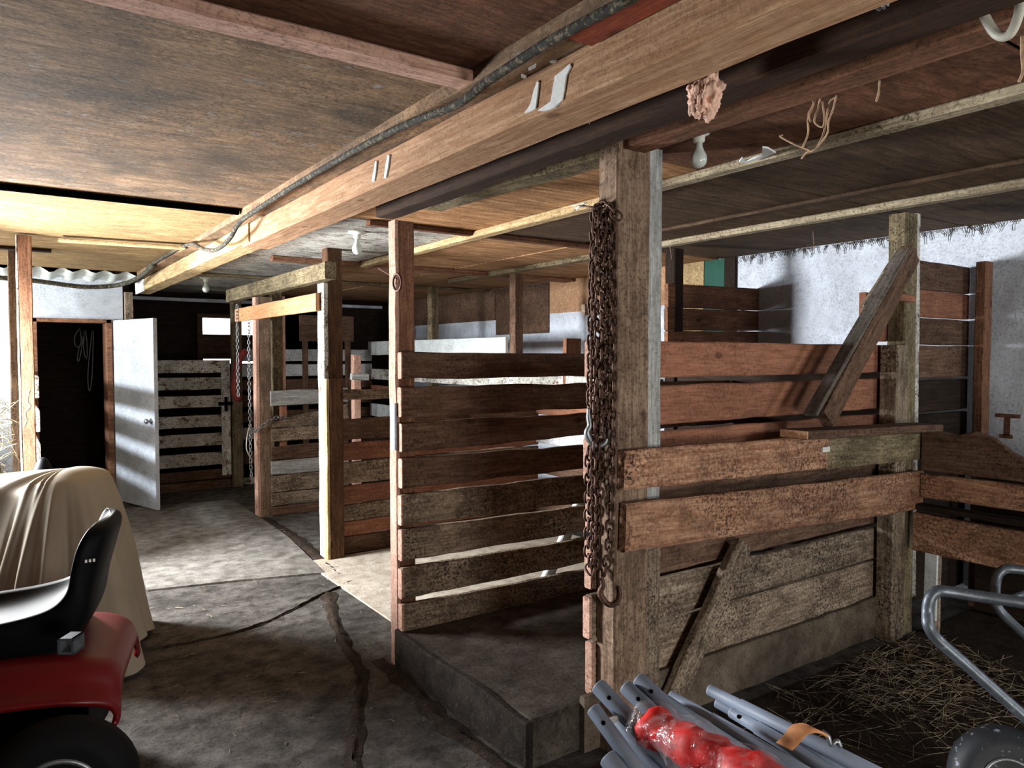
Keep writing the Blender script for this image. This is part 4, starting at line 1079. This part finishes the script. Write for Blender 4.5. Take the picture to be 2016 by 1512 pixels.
def lump(name, r0, amp, mat, e=0.0, seg=26, nr=40, seedv=0):
    bm = bmesh.new(); pn = dv.cross(UP).normalized(); bnv = pn.cross(dv); rows = []
    L = (A1 - A0).length
    for i in range(nr + 1):
        s = i / nr; rad = r0 * (min(1, (s * 9) ** .5) if s < .11 else 1) * (1 + .1 * math.sin(s * 19)); p = A0 + dv * (L * s - e * (1 - s))
        row = []
        for k in range(seg):
            a = 2 * math.pi * k / seg; nn = noise.noise((s * 9 + seedv, math.cos(a) * 1.3, math.sin(a) * 1.3)) * amp + noise.noise((s * 26 + seedv, math.cos(a) * 3, math.sin(a) * 3)) * amp * .4
            row.append(bm.verts.new(p + (pn * math.cos(a) * 1.05 + bnv * math.sin(a) * .9) * max(.003, rad + nn * (1 if s > .03 else 0))))
        rows.append(row)
    for A, B in zip(rows, rows[1:]):
        for k in range(seg): bm.faces.new((A[k], A[(k + 1) % seg], B[(k + 1) % seg], B[k]))
    bm.faces.new(rows[0][::-1]); bm.faces.new(rows[-1]); bmesh.ops.recalc_face_normals(bm, faces=bm.faces)
    return link(name, bm, mat, bgp, smooth=True)


lump('red_padding', .052, .014, M['redpad'])
lump('plastic_bag', .064, .014, M['clear'], e=.03, seedv=3)
bm = bmesh.new(); p0 = dp(1248, 1410, 1.87)
for k in range(9):
    pts = [p0 + Vector((random.uniform(-.01, .01), random.uniform(-.01, .01), random.uniform(-.012, .012))), dp(1215, 1415, 1.86) + Vector((0, 0, random.uniform(-.006, .006))), dp(1192 + random.uniform(-14, 8), 1428 + random.uniform(-12, 12), 1.85)]
    add_tube(bm, catmull(pts, 4), [.007 - .0005 * j for j in range(9)], 6)
link('bag_tail', bm, M['foil'], bgp, smooth=True)
# strap
SP = [dp(1543, 1470, 1.82), dp(1560, 1452, 1.80), dp(1572, 1437, 1.79), dp(1590, 1431, 1.79), dp(1606, 1434, 1.80), dp(1618, 1443, 1.82)]
bm = bmesh.new(); Q = catmull(SP, 5); rows = []
wv = (dp(1690, 1512, 1.7) - dp(1640, 1487, 1.75)).normalized()
for q in Q: rows.append([bm.verts.new(q - wv * .022), bm.verts.new(q), bm.verts.new(q + wv * .022)])
for A, B in zip(rows, rows[1:]):
    for k in range(2): bm.faces.new((A[k], A[k + 1], B[k + 1], B[k]))
o = link('strap', bm, M['strap'], smooth=True); tag(o, 'tan strap with a metal clip around the back pipes', 'strap')
so = o.modifiers.new('thick', 'SOLIDIFY'); so.thickness = .005
tube('clip', catmull([dp(1618, 1440, 1.81), dp(1630, 1450, 1.8), dp(1636, 1466, 1.8), dp(1648, 1458, 1.8), dp(1655, 1470, 1.8)], 5), .006, M['steel'], o, 6)

# ------------------------------------------------------------------ TUBULAR CART
ct = thing('hand_cart', 'tipped hand cart with a grey tube frame and one fat tyre', 'cart', (2.8, 1.1, 0))
K = 2.45
def arc(pts, n=7): return catmull(pts, n)
T1 = [dp(2120, 1205, K - .1), dp(2016, 1187, K - .05), dp(1920, 1173, K), dp(1862, 1164, K + .02), dp(1842, 1166, K + .02), dp(1830, 1180, K + .02), dp(1826, 1205, K + .02), dp(1828, 1232, K), dp(1845, 1258, K), dp(1900, 1307, K - .02), dp(2000, 1396, K - .05), dp(2100, 1485, K - .1)]
tube('frame_tube', arc(T1), .019, M['cartsteel'], ct, 10)
T2 = [dp(2120, 1140, K + .2), dp(2040, 1126, K + .22), dp(1990, 1120, K + .24), dp(1972, 1124, K + .24), dp(1962, 1140, K + .24), dp(1960, 1175, K + .22), dp(1962, 1192, K + .2), dp(1985, 1220, K + .18), dp(2060, 1290, K + .1), dp(2140, 1370, K)]
tube('frame_tube', arc(T2), .017, M['cartsteel'], ct, 10)
tube('cross_tube', [dp(1972, 1186, K + .1), dp(2040, 1160, K + .2)], .012, M['cartsteel'], ct, 8)
wc = dp(1985, 1548, 2.44)
wheel(ct, Vector((wc.x, wc.y, .19)), Vector((-.80, -.5, .34)), .178, .08, .13)
tube('axle', [Vector((wc.x, wc.y, .19)), dp(2100, 1485, K - .1)], .016, M['cartsteel'], ct, 8)
